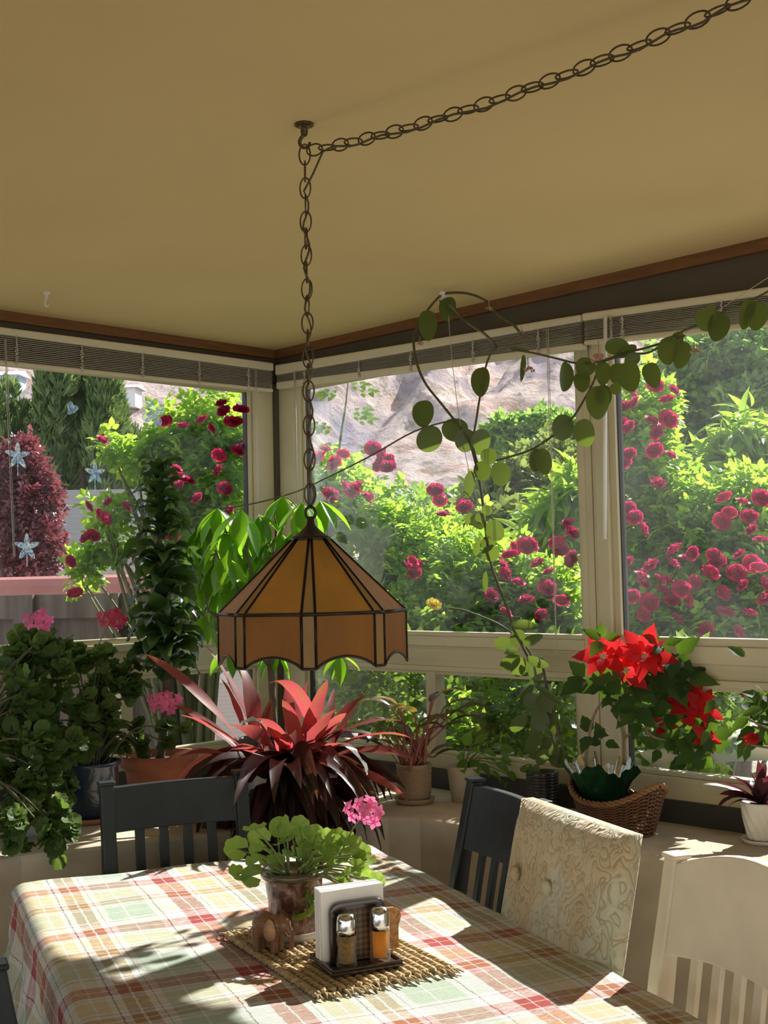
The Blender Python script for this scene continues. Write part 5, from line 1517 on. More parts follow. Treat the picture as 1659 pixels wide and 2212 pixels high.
MAT['chrome'] = plain('polished_steel', (0.72, 0.73, 0.74), 0.14, 0.05, 20, metal=1.0)
MAT['shaker_glass'] = clear_plastic('shaker_glass', (0.95, 0.90, 0.80), 0.07, 0.03)
shaker(-0.034, -0.036, 'left shaker with a steel cap, ground pepper inside', 0.058, plain('ground_pepper', (0.22, 0.15, 0.06), 0.9, 0.5, 200), waist=0.07)
shaker(0.036, -0.034, 'right shaker with a steel cap, filled with amber liquid', 0.060, (lambda m: m)(amber('amber_oil', (0.90, 0.42, 0.01), (1.0, 0.62, 0.02), 5)), h=0.101, waist=0.0)
# cork coaster shaped like a slice of bread, leaning on the far side of the holder
ck = on_z(874, 2056, TH + 0.006)
e = thing('cork_coaster', (ck[0] - 0.0, ck[1], TH + 0.012), 'brown cork coaster cut like a bread slice, upright beside the napkins', 'coaster', None, hz_)
out_ = [(-0.030, 0.0), (0.030, 0.0), (0.031, 0.045), (0.034, 0.052), (0.037, 0.062), (0.034, 0.074), (0.022, 0.081), (0.0, 0.082), (-0.022, 0.081), (-0.034, 0.074), (-0.037, 0.062), (-0.034, 0.052), (-0.031, 0.045)]
MB().loft([[(x, -0.004, z) for x, z in out_], [(x, 0.004, z) for x, z in out_]]).build('slab', plain('cork', (0.36, 0.19, 0.075), 0.95, 0.45, 160, 0.6, 220), e, bevel=0.0015)
kk = hc + hx * 0.083 + hy * 0.052; e.location = (kk[0], kk[1], ZM + 0.0)

# ------------------------------------------------------------------ geraniums at the left
def geranium_mass(label, base, pot_parts, ells, heads, mat, leaf=0.046, stems=40):
    e = thing('potted_geranium', base, label, 'potted plant')
    pot_parts(e)
    P, D, U = cloud(ells, 0.9, 0.2, 0.45, 0.5)
    keep = (P[:, 0] > 0.11) & (P[:, 1] < -0.05) & ((P[:, 2] > LEDGE + 0.02) | (P[:, 0] > 0.72))
    P, D, U = P[keep], D[keep], U[keep]
    U = unit(U + np.array([0.35, -0.2, 0.2]))
    scatter('leaves', GLEAF, P, D, U, leaf * (0.65 + 0.55 * RNG.random(len(P))), mat, e)
    m_ = MB(); b = np.array(base) + np.array([0, 0, 0.14])
    for i in RNG.choice(len(P), stems, replace=False):
        mid = b * 0.5 + P[i] * 0.5 + np.array([0, 0, 0.08]); m_.tube(smooth_pts([b + RNG.normal(size=3) * 0.02 * np.array([1, 1, 0]), mid, P[i]], 6), 0.0028, 5)
    m_.build('stems', MAT['stemdark'], e, True, local=False)
    for (x, y, d, r, k, fx, fy, mt) in heads: flower_head(e, at_d(x, y, d), r, k, at_d(fx, fy, d + 0.02), mt)
    return e


BLUE = plain('blue_glaze', (0.02, 0.045, 0.09), 0.25, 0.35, 18, coat=0.6)
TER = plain('terracotta', (0.36, 0.13, 0.07), 0.85, 0.15, 8, 0.2, 60)
SAUC = plain('terracotta_saucer', (0.40, 0.20, 0.14), 0.8, 0.12, 8)
def bluepot(e):
    lathe_pot('pot', e, [(0.004, 0.012), (0.06, 0.010), (0.075, 0.03), (0.088, 0.10), (0.090, 0.165), (0.098, 0.172), (0.098, 0.182), (0.086, 0.182), (0.084, 0.16), (0.004, 0.158)], BLUE)
    lathe_pot('soil', e, [(0.003, 0.160), (0.084, 0.162), (0.003, 0.170)], MAT['soil'])
    lathe_pot('saucer', e, [(0.003, 0.0), (0.095, 0.0), (0.105, 0.016), (0.100, 0.018), (0.09, 0.008), (0.003, 0.008)], SAUC)
def darkpot(e):
    lathe_pot('pot', e, [(0.004, 0.0), (0.075, 0.0), (0.085, 0.10), (0.095, 0.15), (0.095, 0.162), (0.085, 0.162), (0.083, 0.14), (0.004, 0.138)], TER)
    lathe_pot('soil', e, [(0.003, 0.140), (0.083, 0.142), (0.003, 0.15)], MAT['soil'])


PKD = leafy('rose_pink_petal', (0.55, 0.06, 0.12), (0.70, 0.12, 0.20), 0.45, (0.85, 0.12, 0.22), 0.7, 0.2)
bA = np.array([0.40, -1.56, LEDGE])
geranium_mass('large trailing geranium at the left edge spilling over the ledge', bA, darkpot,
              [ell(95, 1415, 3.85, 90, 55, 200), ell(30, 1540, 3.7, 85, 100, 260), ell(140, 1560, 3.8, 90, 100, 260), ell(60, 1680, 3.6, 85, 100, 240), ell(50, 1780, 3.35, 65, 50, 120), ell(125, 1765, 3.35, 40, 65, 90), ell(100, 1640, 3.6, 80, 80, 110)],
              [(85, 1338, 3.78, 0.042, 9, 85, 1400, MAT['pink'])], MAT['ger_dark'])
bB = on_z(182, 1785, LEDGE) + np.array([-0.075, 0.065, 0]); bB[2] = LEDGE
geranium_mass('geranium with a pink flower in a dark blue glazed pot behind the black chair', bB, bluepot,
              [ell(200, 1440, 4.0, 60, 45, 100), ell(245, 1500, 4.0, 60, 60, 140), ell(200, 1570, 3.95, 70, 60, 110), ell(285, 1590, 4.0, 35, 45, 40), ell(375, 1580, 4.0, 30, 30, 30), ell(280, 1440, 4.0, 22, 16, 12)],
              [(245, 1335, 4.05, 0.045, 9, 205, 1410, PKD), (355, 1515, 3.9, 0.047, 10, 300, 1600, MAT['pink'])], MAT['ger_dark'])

# ------------------------------------------------------------------ dracaena in its terracotta pot
dc = np.array([0.36, -0.83, LEDGE])
dr = thing('potted_dracaena', dc, 'tall dracaena with curly dark leaves in a wide terracotta pot, left window', 'potted plant')
lathe_pot('pot', dr, [(0.004, 0.0), (0.095, 0.0), (0.110, 0.11), (0.116, 0.13), (0.128, 0.132), (0.130, 0.17), (0.117, 0.17), (0.113, 0.14), (0.004, 0.138)], TER)
lathe_pot('soil', dr, [(0.003, 0.142), (0.112, 0.145), (0.003, 0.155)], MAT['soil'])
dD = float(np.dot(dc - CAM, FW))
dp = smooth_pts([dc + np.array([0, 0, 0.14]), at_d(360, 1500, dD), at_d(352, 1340, dD), at_d(345, 1180, dD), at_d(342, 1030, dD)], 8)
MB().tube(dp, list(np.linspace(0.016, 0.009, len(dp))), 9).build('trunk', MAT['bark'], dr, True, local=False)
lv = []
for i in range(165):
    t = i / 164
    y = 1475 - 460 * t
    dens = 1.0
    if 0.62 < t < 0.66 or 0.33 < t < 0.37: continue
    p = at_d(359 - 17 * t, y, dD); az = i * 2.39996 + RNG.normal() * 0.2
    big = 1.15 if t < 0.32 else (1.05 if t < 0.64 else 0.85 - 0.35 * (t - 0.64))
    lv.append((p, az, 0.75 + RNG.normal() * 0.15 + 0.3 * max(0, t - 0.85) / 0.15, (0.130 + RNG.normal() * 0.012) * big, 0.058 * big, 2.5 + RNG.normal() * 0.3 - 0.9 * max(0, t - 0.7), RNG.normal() * 0.6))
MAT['drac'] = leafy('dracaena_leaf', (0.022, 0.06, 0.02), (0.06, 0.12, 0.036), 0.25, (0.18, 0.34, 0.05), 0.28, 0.7)
straps('leaves', lv, MAT['drac'], dr, 8, 0.35, 0.10)

# ------------------------------------------------------------------ money tree by the corner
mc_ = np.array([0.40, -0.40, LEDGE])
mt = thing('potted_money_tree', mc_, 'bright green money tree with hand-shaped drooping leaves in the window corner', 'potted plant')
lathe_pot('pot', mt, [(0.004, 0.0), (0.075, 0.0), (0.095, 0.16), (0.10, 0.165), (0.10, 0.18), (0.09, 0.18), (0.086, 0.15), (0.004, 0.148)], plain('dark_pot', (0.05, 0.045, 0.04), 0.5, 0.2))
lathe_pot('soil', mt, [(0.003, 0.15), (0.086, 0.152), (0.003, 0.16)], MAT['soil'])
mD = float(np.dot(mc_ - CAM, FW))
WH_ = [(470, 1098, 1.0), (523, 1102, 1.1), (560, 1112, 1.0), (612, 1072, 1.0), (652, 1085, 1.1), (692, 1082, 1.15), (440, 1175, 1.0), (485, 1200, 1.0), (525, 1180, 1.1), (575, 1175, 1.1), (430, 1255, .9), (470, 1280, .9), (440, 1330, .8), (505, 1245, 1.0), (605, 1150, 1.0), (420, 1140, .8), (500, 1392, .9), (735, 1415, .7), (590, 1395, .8), (550, 1240, 1.0), (460, 1220, .9), (610, 1200, 1.0), (640, 1140, .9), (450, 1130, 1.0), (545, 1140, 1.0), (485, 1150, .9)]
LP = []; LD_ = []; LU = []; LS = []; WC = []
for (x, y, s) in WH_:
    c = at_d(x, y, mD + RNG.normal() * 0.10 + 0.03 - (0.25 if x > 700 else 0)); c[0] = max(c[0], 0.12); c[1] = min(c[1], -0.12); WC.append(c)
    for k in range(6):
        a = 2 * pi * k / 6 + RNG.random() * 0.6
        out_ = np.array([math.cos(a), math.sin(a), 0])
        LP.append(c); LD_.append(unit(out_ * 0.62 + np.array([0, 0, -0.80 + RNG.normal() * 0.25]))); LU.append(unit(out_ * 0.9 + np.array([0, 0, 0.5]))); LS.append(0.150 * s * (0.8 + 0.35 * RNG.random()))
MONEY = leaf_template(lambda t: 0.17 * math.sin(pi * t ** 1.05), 6, 0.35, 0.18)
MAT['money'] = leafy('money_tree_leaf', (0.04, 0.12, 0.015), (0.10, 0.24, 0.03), 0.5, (0.36, 0.72, 0.03), 0.35, 0.5)
scatter('leaves', MONEY, LP, LD_, LU, LS, MAT['money'], mt)
fork = at_d(585, 1440, mD)
m_ = MB(); m_.tube(smooth_pts([mc_ + np.array([0, 0, 0.15]), at_d(590, 1560, mD), fork], 5), [0.016] * 6 + [0.012] * 5, 8)
hubs = [at_d(x, y, mD) for x, y in ((470, 1200), (530, 1180), (590, 1200), (660, 1130), (450, 1320))]
for h in hubs: m_.tube(smooth_pts([fork, fork * 0.5 + h * 0.5 + np.array([0, 0, 0.03]), h], 5), [0.009] * 5 + [0.005] * 6, 6)
for c in WC:
    h = min(hubs, key=lambda q: np.linalg.norm(q - c)); m_.tube(smooth_pts([h, h * 0.5 + c * 0.5 + np.array([0, 0, 0.02]), c], 4), 0.0025, 5)
m_.build('trunk', MAT['bark'], mt, True, local=False)

# ------------------------------------------------------------------ the red ti plant
cc_ = np.array([0.80, -0.74, LEDGE])
cp = thing('potted_ti_plant', cc_, 'big ti plant with pink-red strap leaves behind the black chair', 'potted plant')
lathe_pot('pot', cp, [(0.004, 0.0), (0.08, 0.0), (0.105, 0.15), (0.108, 0.165), (0.098, 0.165), (0.09, 0.14), (0.004, 0.138)], plain('black_plastic_pot', (0.02, 0.02, 0.02), 0.45, 0.2))
lathe_pot('soil', cp, [(0.003, 0.14), (0.09, 0.142), (0.003, 0.15)], MAT['soil'])
cD = float(np.dot(cc_ - CAM, FW))
crown = at_d(612, 1610, cD)
MB().tube([cc_ + np.array([0, 0, 0.13]), (cc_ + crown) / 2 + np.array([0, 0, 0.05]), crown + np.array([0, 0, -0.01])], [0.016, 0.015, 0.013], 9).build('trunk', MAT['bark'], cp, True, local=False)
MAT['ti'] = leafy('ti_leaf', (0.14, 0.022, 0.034), (0.34, 0.06, 0.075), 0.45, (0.82, 0.10, 0.16), 0.5, 0.3, ((0.16, 0.085, 0.02), (7, 0.8, 1), 2.2))
MAT['ti_dark'] = leafy('ti_leaf_painted_shade', (0.022, 0.008, 0.010), (0.065, 0.014, 0.020), 0.18, (0.26, 0.03, 0.045), 0.45, 0.3, ((0.035, 0.03, 0.014), (7, 0.8, 1), 2.2))  # shade on the lower leaves is put into this near-black colour
lv = []
axR = math.atan2(RT0[1], RT0[0])
# each big leaf from where it springs to where its tip points
for (bx, by, tx, ty, w_, dd, dr_) in ((480, 560, 20, 230, 62, -.02, .5), (560, 520, 300, 140, 62, .06, .3), (510, 520, 390, 300, 62, .0, .3), (560, 520, 470, 260, 85, .08, .9), (480, 580, 210, 490, 62, -.05, .4), (490, 620, 165, 455, 52, .08, .5), (470, 640, 150, 740, 56, -.1, .9),
        (735, 480, 718, 310, 52, .10, .15), (765, 480, 825, 292, 52, .12, .2), (850, 520, 620, 440, 72, -.22, 1.5), (800, 600, 918, 305, 80, -.10, .15), (915, 520, 947, 350, 38, .14, .2), (880, 560, 1092, 390, 72, .02, .3), (810, 640, 965, 480, 92, -.22, .5), (930, 600, 1112, 345, 42, .12, .2),
        (880, 580, 1250, 550, 62, .02, .8), (900, 620, 1300, 645, 72, -.06, .9), (900, 650, 1312, 755, 62, -.1, .9), (880, 680, 1260, 935, 44, -.16, .8), (780, 660, 690, 460, 64, -.22, .8), (740, 660, 560, 560, 66, -.2, .9), (690, 640, 440, 570, 62, -.16, .8), (840, 660, 1050, 740, 62, -.24, 1.3), (580, 640, 430, 720, 60, -.2, 1.2),
        (700, 640, 640, 520, 70, -.1, .5), (860, 600, 1010, 480, 66, -.08, .5), (620, 620, 480, 430, 60, .04, .5), (760, 600, 700, 400, 60, .05, .4), (700, 660, 760, 760, 60, -.3, 1.5), (600, 600, 640, 400, 56, .12, .3)):
    f = lambda x, y: (302 + x / 2.257, 1340 + y / 2.257)
    base = at_d(*f(bx, by + 25), cD + RNG.normal() * 0.02 - 0.02); tip = at_d(*f(tx, ty), cD + dd); v = tip - base; L_ = np.linalg.norm(v) * (1 + 0.10 * dr_)
    az = math.atan2(v[1], v[0]); el = math.asin(max(-1, min(1, v[2] / np.linalg.norm(v)))) + dr_ * 0.5
    lv.append((base, az, el, L_ * 1.03, w_ / 2.257 / FPX * cD * 1.15, dr_, RNG.normal() * 0.8))
straps('leaves', lv, MAT['ti'], cp, 10, 0.18, 0.03)
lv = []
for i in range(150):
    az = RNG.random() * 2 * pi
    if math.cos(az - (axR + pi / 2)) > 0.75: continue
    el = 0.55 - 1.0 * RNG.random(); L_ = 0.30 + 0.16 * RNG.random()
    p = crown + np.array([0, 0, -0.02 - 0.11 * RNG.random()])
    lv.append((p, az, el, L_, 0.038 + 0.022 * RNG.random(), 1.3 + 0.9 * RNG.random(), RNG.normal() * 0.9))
straps('lower_leaves', lv, MAT['ti_dark'], cp, 10, 0.4, 0.03)
lv = []
for i in range(70):
    az = axR - pi / 2 + RNG.normal() * 0.9
    p = crown + np.array([0, 0, -0.08 - 0.08 * RNG.random()])
    lv.append((p, az, 0.1 - 0.6 * RNG.random(), 0.22 + 0.16 * RNG.random(), 0.016 + 0.012 * RNG.random(), 1.5 + 0.4 * RNG.random(), RNG.normal() * 0.8))
straps('withered_leaves', lv, leafy('withered_shade_leaf', (0.022, 0.016, 0.015), (0.055, 0.038, 0.032), 0.1, (0.12, 0.06, 0.04), 0.7, 0.15), cp, 8, 0.5, 0.05)  # dark tones also paint in the shade low on the plant
# two curled pale dead leaves catching the sun
straps('dry_leaves', [(at_d(745, 1612, cD - 0.3), axR - 0.6, -0.5, 0.11, 0.034, 0.9, 1.2), (at_d(575, 1690, cD - 0.28), axR + pi - 0.3, -0.3, 0.07, 0.05, 0.6, 1.0), (at_d(565, 1560, cD - 0.25), axR + pi, 0.2, 0.07, 0.03, 1.4, 0.5)], leafy('dry_leaf', (0.42, 0.46, 0.45), (0.55, 0.58, 0.56), 0.2, (0.5, 0.5, 0.45), 0.35, 0.7), cp, 8, 0.5, 0.12)

# ------------------------------------------------------------------ aglaonema in the hobnail pot
ac = on_z(896, 1742, LEDGE); ac = ac + unit((ac - CAM) * np.array([1, 1, 0])) * 0.062; ac[2] = LEDGE
ag = thing('potted_aglaonema', ac, 'red-stemmed aglaonema in a tan hobnail pot on the ledge', 'potted plant')
TANP = plain('tan_glaze', (0.36, 0.26, 0.17), 0.4, 0.1, 8)
lathe_pot('pot', ag, [(0.004, 0.014), (0.050, 0.012), (0.053, 0.03), (0.056, 0.115), (0.058, 0.122), (0.058, 0.128), (0.052, 0.128), (0.050, 0.11), (0.004, 0.108)], TANP)
m_ = MB()
for r in range(11):
    for k in range(34):
        a = 2 * pi * (k + 0.5 * (r % 2)) / 34; z = 0.032 + r * 0.0082; rr = 0.0532 + (z - 0.03) * 0.035
        m_.ball((rr * math.cos(a), rr * math.sin(a), z), 0.0026, 6, 4)
m_.build('hobnails', TANP, ag, True)
lathe_pot('saucer', ag, [(0.003, 0.0), (0.058, 0.0), (0.068, 0.018), (0.064, 0.019), (0.055, 0.006), (0.003, 0.006)], TANP)
lathe_pot('soil', ag, [(0.003, 0.11), (0.05, 0.112), (0.003, 0.118)], MAT['soil'])
aD = float(np.dot(ac - CAM, FW))
MAT['agl'] = leafy('aglaonema_leaf', (0.045, 0.05, 0.025), (0.13, 0.075, 0.05), 0.35, (0.40, 0.28, 0.06), 0.35, 0.5)
MAT['redstem'] = plain('red_stem', (0.34, 0.12, 0.09), 0.5, 0.2, 30)
lv = []; m_ = MB()
TIP = [(795, 1500), (825, 1490), (862, 1505), (885, 1515), (780, 1560), (815, 1600), (850, 1550), (920, 1540), (945, 1480), (975, 1470), (1005, 1500), (1040, 1520), (1030, 1545), (935, 1570), (905, 1560), (880, 1590), (860, 1620), (960, 1620), (975, 1650), (840, 1575), (955, 1540), (985, 1530), (1000, 1560), (830, 1545), (910, 1610), (870, 1570)]
for (x, y) in TIP:
    tip = at_d(x, y, aD + RNG.normal() * 0.04); b = ac + np.array([RNG.normal() * 0.018, RNG.normal() * 0.018, 0.115]); v = tip - b
    hub = np.array([b[0], b[1], 0]) * 0.45 + np.array([tip[0], tip[1], 0]) * 0.55; hub[2] = b[2] + max(0.03, v[2] * 0.8)
    m_.tube(smooth_pts([b, (b + hub) / 2 + np.array([0, 0, 0.015]), hub], 5), [0.0045] * 5 + [0.003] * 6, 6)
    d = tip - hub + np.array([0, 0, 0.03]); lv.append((hub, math.atan2(d[1], d[0]), 0.6, max(0.10, np.linalg.norm(d) * 1.15), 0.042, 1.5, RNG.normal() * 0.3))
straps('leaves', lv, MAT['agl'], ag, 8, 0.3, 0.03)
m_.build('stems', MAT['redstem'], ag, True, local=False)

# ------------------------------------------------------------------ small plant in the cream pot
sc_ = np.array([1.10, -0.15, LEDGE])
sp = thing('potted_peperomia', sc_, 'small round-leaved plant in a cream pot behind the black chair', 'potted plant')
lathe_pot('pot', sp, [(0.004, 0.0), (0.042, 0.0), (0.054, 0.10), (0.055, 0.115), (0.050, 0.115), (0.048, 0.10), (0.004, 0.098)], plain('cream_pot', (0.50, 0.44, 0.33), 0.5, 0.05))
lathe_pot('soil', sp, [(0.003, 0.10), (0.048, 0.102), (0.003, 0.106)], MAT['soil'])
sD = float(np.dot(sc_ - CAM, FW)); PX = [(1005, 1610), (1025, 1605), (1045, 1625), (1062, 1615), (1080, 1640), (1092, 1670), (1070, 1650), (1015, 1640), (1000, 1640), (1035, 1650), (1090, 1690), (1055, 1640), (1022, 1625), (1078, 1620), (1060, 1665), (1000, 1625)]
P = [at_d(x, y, sD + RNG.normal() * 0.02) for x, y in PX]; ctr = sc_ + np.array([0, 0, 0.14])
scatter('leaves', leaf_template(lambda t: 0.40 * math.sin(pi * t ** 0.9) ** 0.8, 5, 0.3, 0.3), P, [unit(p - ctr + np.array([0, 0, -0.02])) for p in P], [unit(np.array([0.3, -0.3, 0.7]) + RNG.normal(size=3) * 0.3) for p in P], [0.052] * len(P), leafy('peperomia_leaf', (0.08, 0.17, 0.03), (0.15, 0.28, 0.05), 0.45, (0.45, 0.78, 0.06), 0.3, 0.5), sp)
m_ = MB()
for p in P: m_.tube(smooth_pts([sc_ + np.array([0, 0, 0.10]), (sc_ + p) / 2 + np.array([0, 0, 0.07]), p], 4), 0.002, 5)
m_.build('stems', MAT['stem'], sp, True, local=False)

# ------------------------------------------------------------------ the hoya: ribbed black pot and the long trailing vine
hc_ = np.array([1.405, -0.125, LEDGE])
hv = thing('potted_hoya_vine', hc_, 'trailing vine with round leaves climbing from a black ribbed pot to the ceiling', 'potted plant')
prof = [(0.004, 0.0), (0.046, 0.0)]
for i in range(60):
    z = 0.004 + 0.112 * i / 59; prof.append((0.047 + 0.004 * i / 59 + 0.0016 * math.sin(i * 2 * pi / 5), z))
prof += [(0.053, 0.122), (0.048, 0.122), (0.047, 0.10), (0.004, 0.098)]
lathe_pot('pot', hv, prof, plain('black_ribbed_pot', (0.012, 0.013, 0.015), 0.25, 0.2, coat=0.5))
lathe_pot('soil', hv, [(0.003, 0.10), (0.047, 0.102), (0.003, 0.106)], MAT['soil'])


def hY(py): return float(np.interp(py, (650, 900, 1150, 1450), (-0.25, -0.42, -0.42, -0.13)))
def hp(x, y, off=0.0): return on_y(x, y, hY(y) + off)
Z4 = lambda x, y: (560 + x / 2.602, 600 + y / 2.602); Z5 = lambda x, y: (1100 + x / 2.766, 550 + y / 2.766); Z8 = lambda x, y: (1050 + x / 2.724, 1300 + y / 2.724)
HL = []
for f, s, L_ in ((Z4, 2.602, [(1060, 110, 1060, 240, 100), (945, 185, 950, 345, 105), (1245, 505, 1245, 660, 110), (920, 690, 925, 835, 125), (1000, 840, 910, 975, 140), (1100, 790, 1100, 920, 150), (1170, 850, 1150, 980, 125), (1260, 850, 1225, 995, 110), (1290, 960, 1290, 1050, 95), (1250, 1030, 1260, 1140, 100), (1350, 1035, 1360, 1170, 120), (1190, 1085, 1170, 1240, 60), (1565, 960, 1550, 1090, 95), (1580, 960, 1613, 1105, 95), (1290, 1280, 1270, 1335, 65), (1250, 1320, 1235, 1385, 60), (1190, 1320, 1165, 1385, 45), (1210, 1330, 1250, 1410, 80), (1290, 1370, 1360, 1470, 110), (1300, 1440, 1270, 1530, 90), (1310, 1500, 1290, 1600, 100), (1240, 1460, 1210, 1570, 40), (1275, 1650, 1270, 1770, 35)]),
                 (Z5, 2.766, [(345, 645, 330, 810, 105), (430, 700, 440, 815, 100), (480, 620, 430, 725, 120), (560, 640, 560, 775, 95), (720, 560, 565, 540, 105), (760, 545, 640, 610, 70), (660, 650, 640, 770, 110), (690, 645, 740, 805, 145), (780, 600, 690, 650, 80), (830, 650, 875, 785, 105), (950, 490, 950, 650, 130), (1010, 460, 1000, 570, 80), (1050, 520, 1010, 675, 105), (1180, 310, 1180, 450, 135), (1270, 350, 1230, 510, 130), (1440, 260, 1400, 440, 90), (1490, 280, 1470, 445, 130), (530, 785, 530, 975, 140), (560, 780, 570, 910, 95), (620, 770, 650, 830, 70), (330, 955, 310, 1110, 130), (430, 985, 470, 1145, 130), (85, 600, 75, 750, 35), (120, 570, 0, 560, 25)]),
                 (Z8, 2.724, [(150, 130, 290, 140, 60), (170, 165, 200, 260, 100), (150, 230, 45, 255, 75), (220, 250, 325, 200, 60), (190, 290, 100, 290, 50), (200, 310, 85, 400, 90), (220, 330, 160, 440, 90), (230, 350, 240, 440, 90), (240, 330, 365, 380, 60), (270, 360, 310, 465, 90), (280, 490, 195, 590, 45), (290, 540, 250, 640, 110), (320, 540, 380, 640, 120), (290, 490, 440, 600, 40), (240, 670, 140, 760, 80), (310, 640, 330, 760, 110), (350, 650, 430, 790, 70), (310, 770, 250, 890, 90), (340, 800, 420, 900, 90), (300, 830, 280, 930, 80), (380, 900, 450, 970, 80), (270, 960, 200, 1000, 50), (310, 960, 260, 1040, 50), (330, 700, 260, 800, 80), (360, 870, 300, 960, 70)])):
    for (x0, y0, x1, y1, w_) in L_:
        a, b = f(x0, y0), f(x1, y1)
        o_ = RNG.normal() * 0.012
        A_, B_ = hp(*a, o_), hp(*b, o_ - 0.006); L1 = np.linalg.norm(B_ - A_)
        D0 = np.dot(A_ - CAM, FW)
        HL.append((A_, B_ - A_, L1, w_ / s / FPX * D0))
HOYA = leaf_template(lambda t: 0.5 * math.sqrt(max(0.0, 1 - (2 * t - 1) ** 2)) * (1.06 - 0.12 * t), 12, 0.14, 0.08, cos_=True)
MAT['hoya'] = leafy('hoya_leaf', (0.055, 0.085, 0.028), (0.10, 0.14, 0.045), 0.25, (0.26, 0.38, 0.04), 0.38, 0.5)
tc = lambda p: unit(CAM - p)
scatter('leaves', HOYA, [h[0] for h in HL], [h[1] for h in HL], [unit(tc(h[0]) * 1.0 + RNG.normal(size=3) * 0.2 + np.array([0, 0, 0.05])) for h in HL], [h[2] for h in HL], MAT['hoya'], hv, widths=[h[3] for h in HL])
VS = [[(1208, 1650), (1190, 1580), (1170, 1500), (1150, 1440), (1128, 1395), (1112, 1365), (1098, 1320), (1075, 1260), (1060, 1215), (1050, 1150), (1042, 1080), (1030, 1010), (1012, 950), (985, 912), (950, 868), (920, 830), (902, 790), (894, 750), (897, 715), (920, 675), (950, 640), (970, 633), (1010, 634), (1050, 650), (1075, 680), (1110, 703), (1125, 722)],
      [(1035, 1010), (1022, 960), (1030, 900), (1038, 850), (1050, 790), (1062, 760), (1072, 748), (1040, 715), (985, 680), (950, 650)],
      [(1050, 1000), (1100, 987), (1150, 970), (1200, 937), (1235, 905), (1258, 870), (1280, 830), (1297, 790), (1320, 775), (1365, 765), (1400, 762), (1430, 745), (1470, 718), (1510, 700), (1550, 680), (1590, 660), (1640, 640), (1690, 610)],
      [(1105, 755), (1150, 762), (1205, 775), (1250, 785), (1300, 780), (1340, 765), (1400, 750), (1480, 725)],
      [(1170, 1500), (1150, 1420), (1120, 1380), (1080, 1350), (1040, 1332), (1000, 1318), (970, 1314)],
      [(1225, 1650), (1200, 1560), (1180, 1480), (1170, 1420)]]
for i, pts in enumerate(VS):
    P = smooth_pts([hp(x, y, 0.004) for x, y in pts], 4)
    m_ = MB(); m_.tube(P, 0.0042 if i in (0, 5) else 0.0032, 6); m_.build('vine_stem', MAT['stemdark'], hv, True, local=False)
# the bare runner that crosses the corner to the left window
rn = [hp(985, 905), hp(895, 932), hp(800, 985), on_y(700, 1035, -0.2), on_y(640, 1062, -0.16), on_x(560, 1085, 0.16), on_x(480, 1098, 0.16), on_x(430, 1092, 0.18), on_x(395, 1075, 0.2), on_x(370, 1040, 0.22), on_x(330, 985, 0.24), on_x(333, 955, 0.24)]
MB().tube(smooth_pts(rn, 5), 0.0026, 6).build('bare_runner', MAT['stemdark'], hv, True, local=False)
for (x, y, r) in ((1141, 800, .017), (1294, 775, .022), (1057, 668, .012), (907, 742, .010), (1500, 760, .012), (1505, 760, .01), (1127, 718, .008)):
    c = hp(x, y, -0.01); m_ = MB()
    for i in range(22):
        d = rnd_dirs(1)[0]; d[2] = abs(d[2]) * 0.8 - 0.25
        m_.ball(c + d * r, r * 0.20, 6, 4)
    m_.tube([c + np.array([0, 0, r * 2.2]), c], 0.0015, 5)
    m_.build('flower_cluster', plain('dusty_pink_buds', (0.46, 0.26, 0.20), 0.7, 0.2, 60) if 'bud' not in MAT else MAT['bud'], hv, True, local=False)
# strings that hold the vine up
STR = plain('thin_twine', (0.52, 0.47, 0.38), 0.9, 0.1, 60)
for (pts, lab) in (([(966, 648), (975, 760), (985, 850), (996, 930), (1014, 1020), (1040, 1110)], 'thin pale string hanging straight down from the vine hook'), ([(955, 640), (1000, 690), (1040, 720), (1072, 748)], 'thin pale string slanting right from the vine hook to a stem'), ([(1480, 720), (1560, 665), (1620, 625), (1690, 580)], 'thin pale string rising to the right edge above the right window')):
    o = MB().tube(smooth_pts([hp(x, y, 0.01) for x, y in pts], 4), 0.0011, 5).build('support_string', STR, None, True)
    tag(o, lab, 'string')

# ------------------------------------------------------------------ basket and poinsettia
kc = np.array([1.752, -0.225, LEDGE])
kz = math.radians(-8)
bk = thing('wicker_basket', kc, 'brown wicker boat-shaped basket holding the poinsettia', 'basket', None, kz)
WIK = wood('wicker', (0.085, 0.034, 0.016), (0.19, 0.085, 0.036), 8, 0.55, (3, 3, 3)); WIK2 = wood('wicker_light', (0.20, 0.09, 0.033), (0.33, 0.17, 0.065), 8, 0.5, (3, 3, 3))
def brim(a): return 0.098 + 0.045 * abs(math.cos(a)) ** 2.5 - 0.012 * abs(math.sin(a))
def brad(t): return 0.72 + 0.28 * t ** 0.8
m_ = MB(); NR_ = 13
for r in range(NR_):
    t = r / (NR_ - 1)
    for ph in (0, 1):
        P = []
        for i in range(97):
            a = 2 * pi * i / 96; z = 0.004 + brim(a) * t * 0.96; k = brad(t); wv = 0.0032 * math.sin(i * pi / 2 + pi * (r % 2) + pi * ph)
            P.append(((0.150 * k + wv) * math.cos(a), (0.100 * k + wv) * math.sin(a), z + 0.002 * math.sin(i * pi / 2)))
        m_.tube(P, 0.0034, 5, False)
m_.build('woven_side', WIK, bk, True)
m_ = MB()
for i in range(48):
    a = 2 * pi * i / 48; m_.tube([(0.150 * brad(t) * math.cos(a), 0.100 * brad(t) * math.sin(a), 0.003 + brim(a) * t) for t in (0, 0.33, 0.66, 1)], 0.0024, 5)
m_.build('stakes', WIK, bk, True)
m_ = MB()
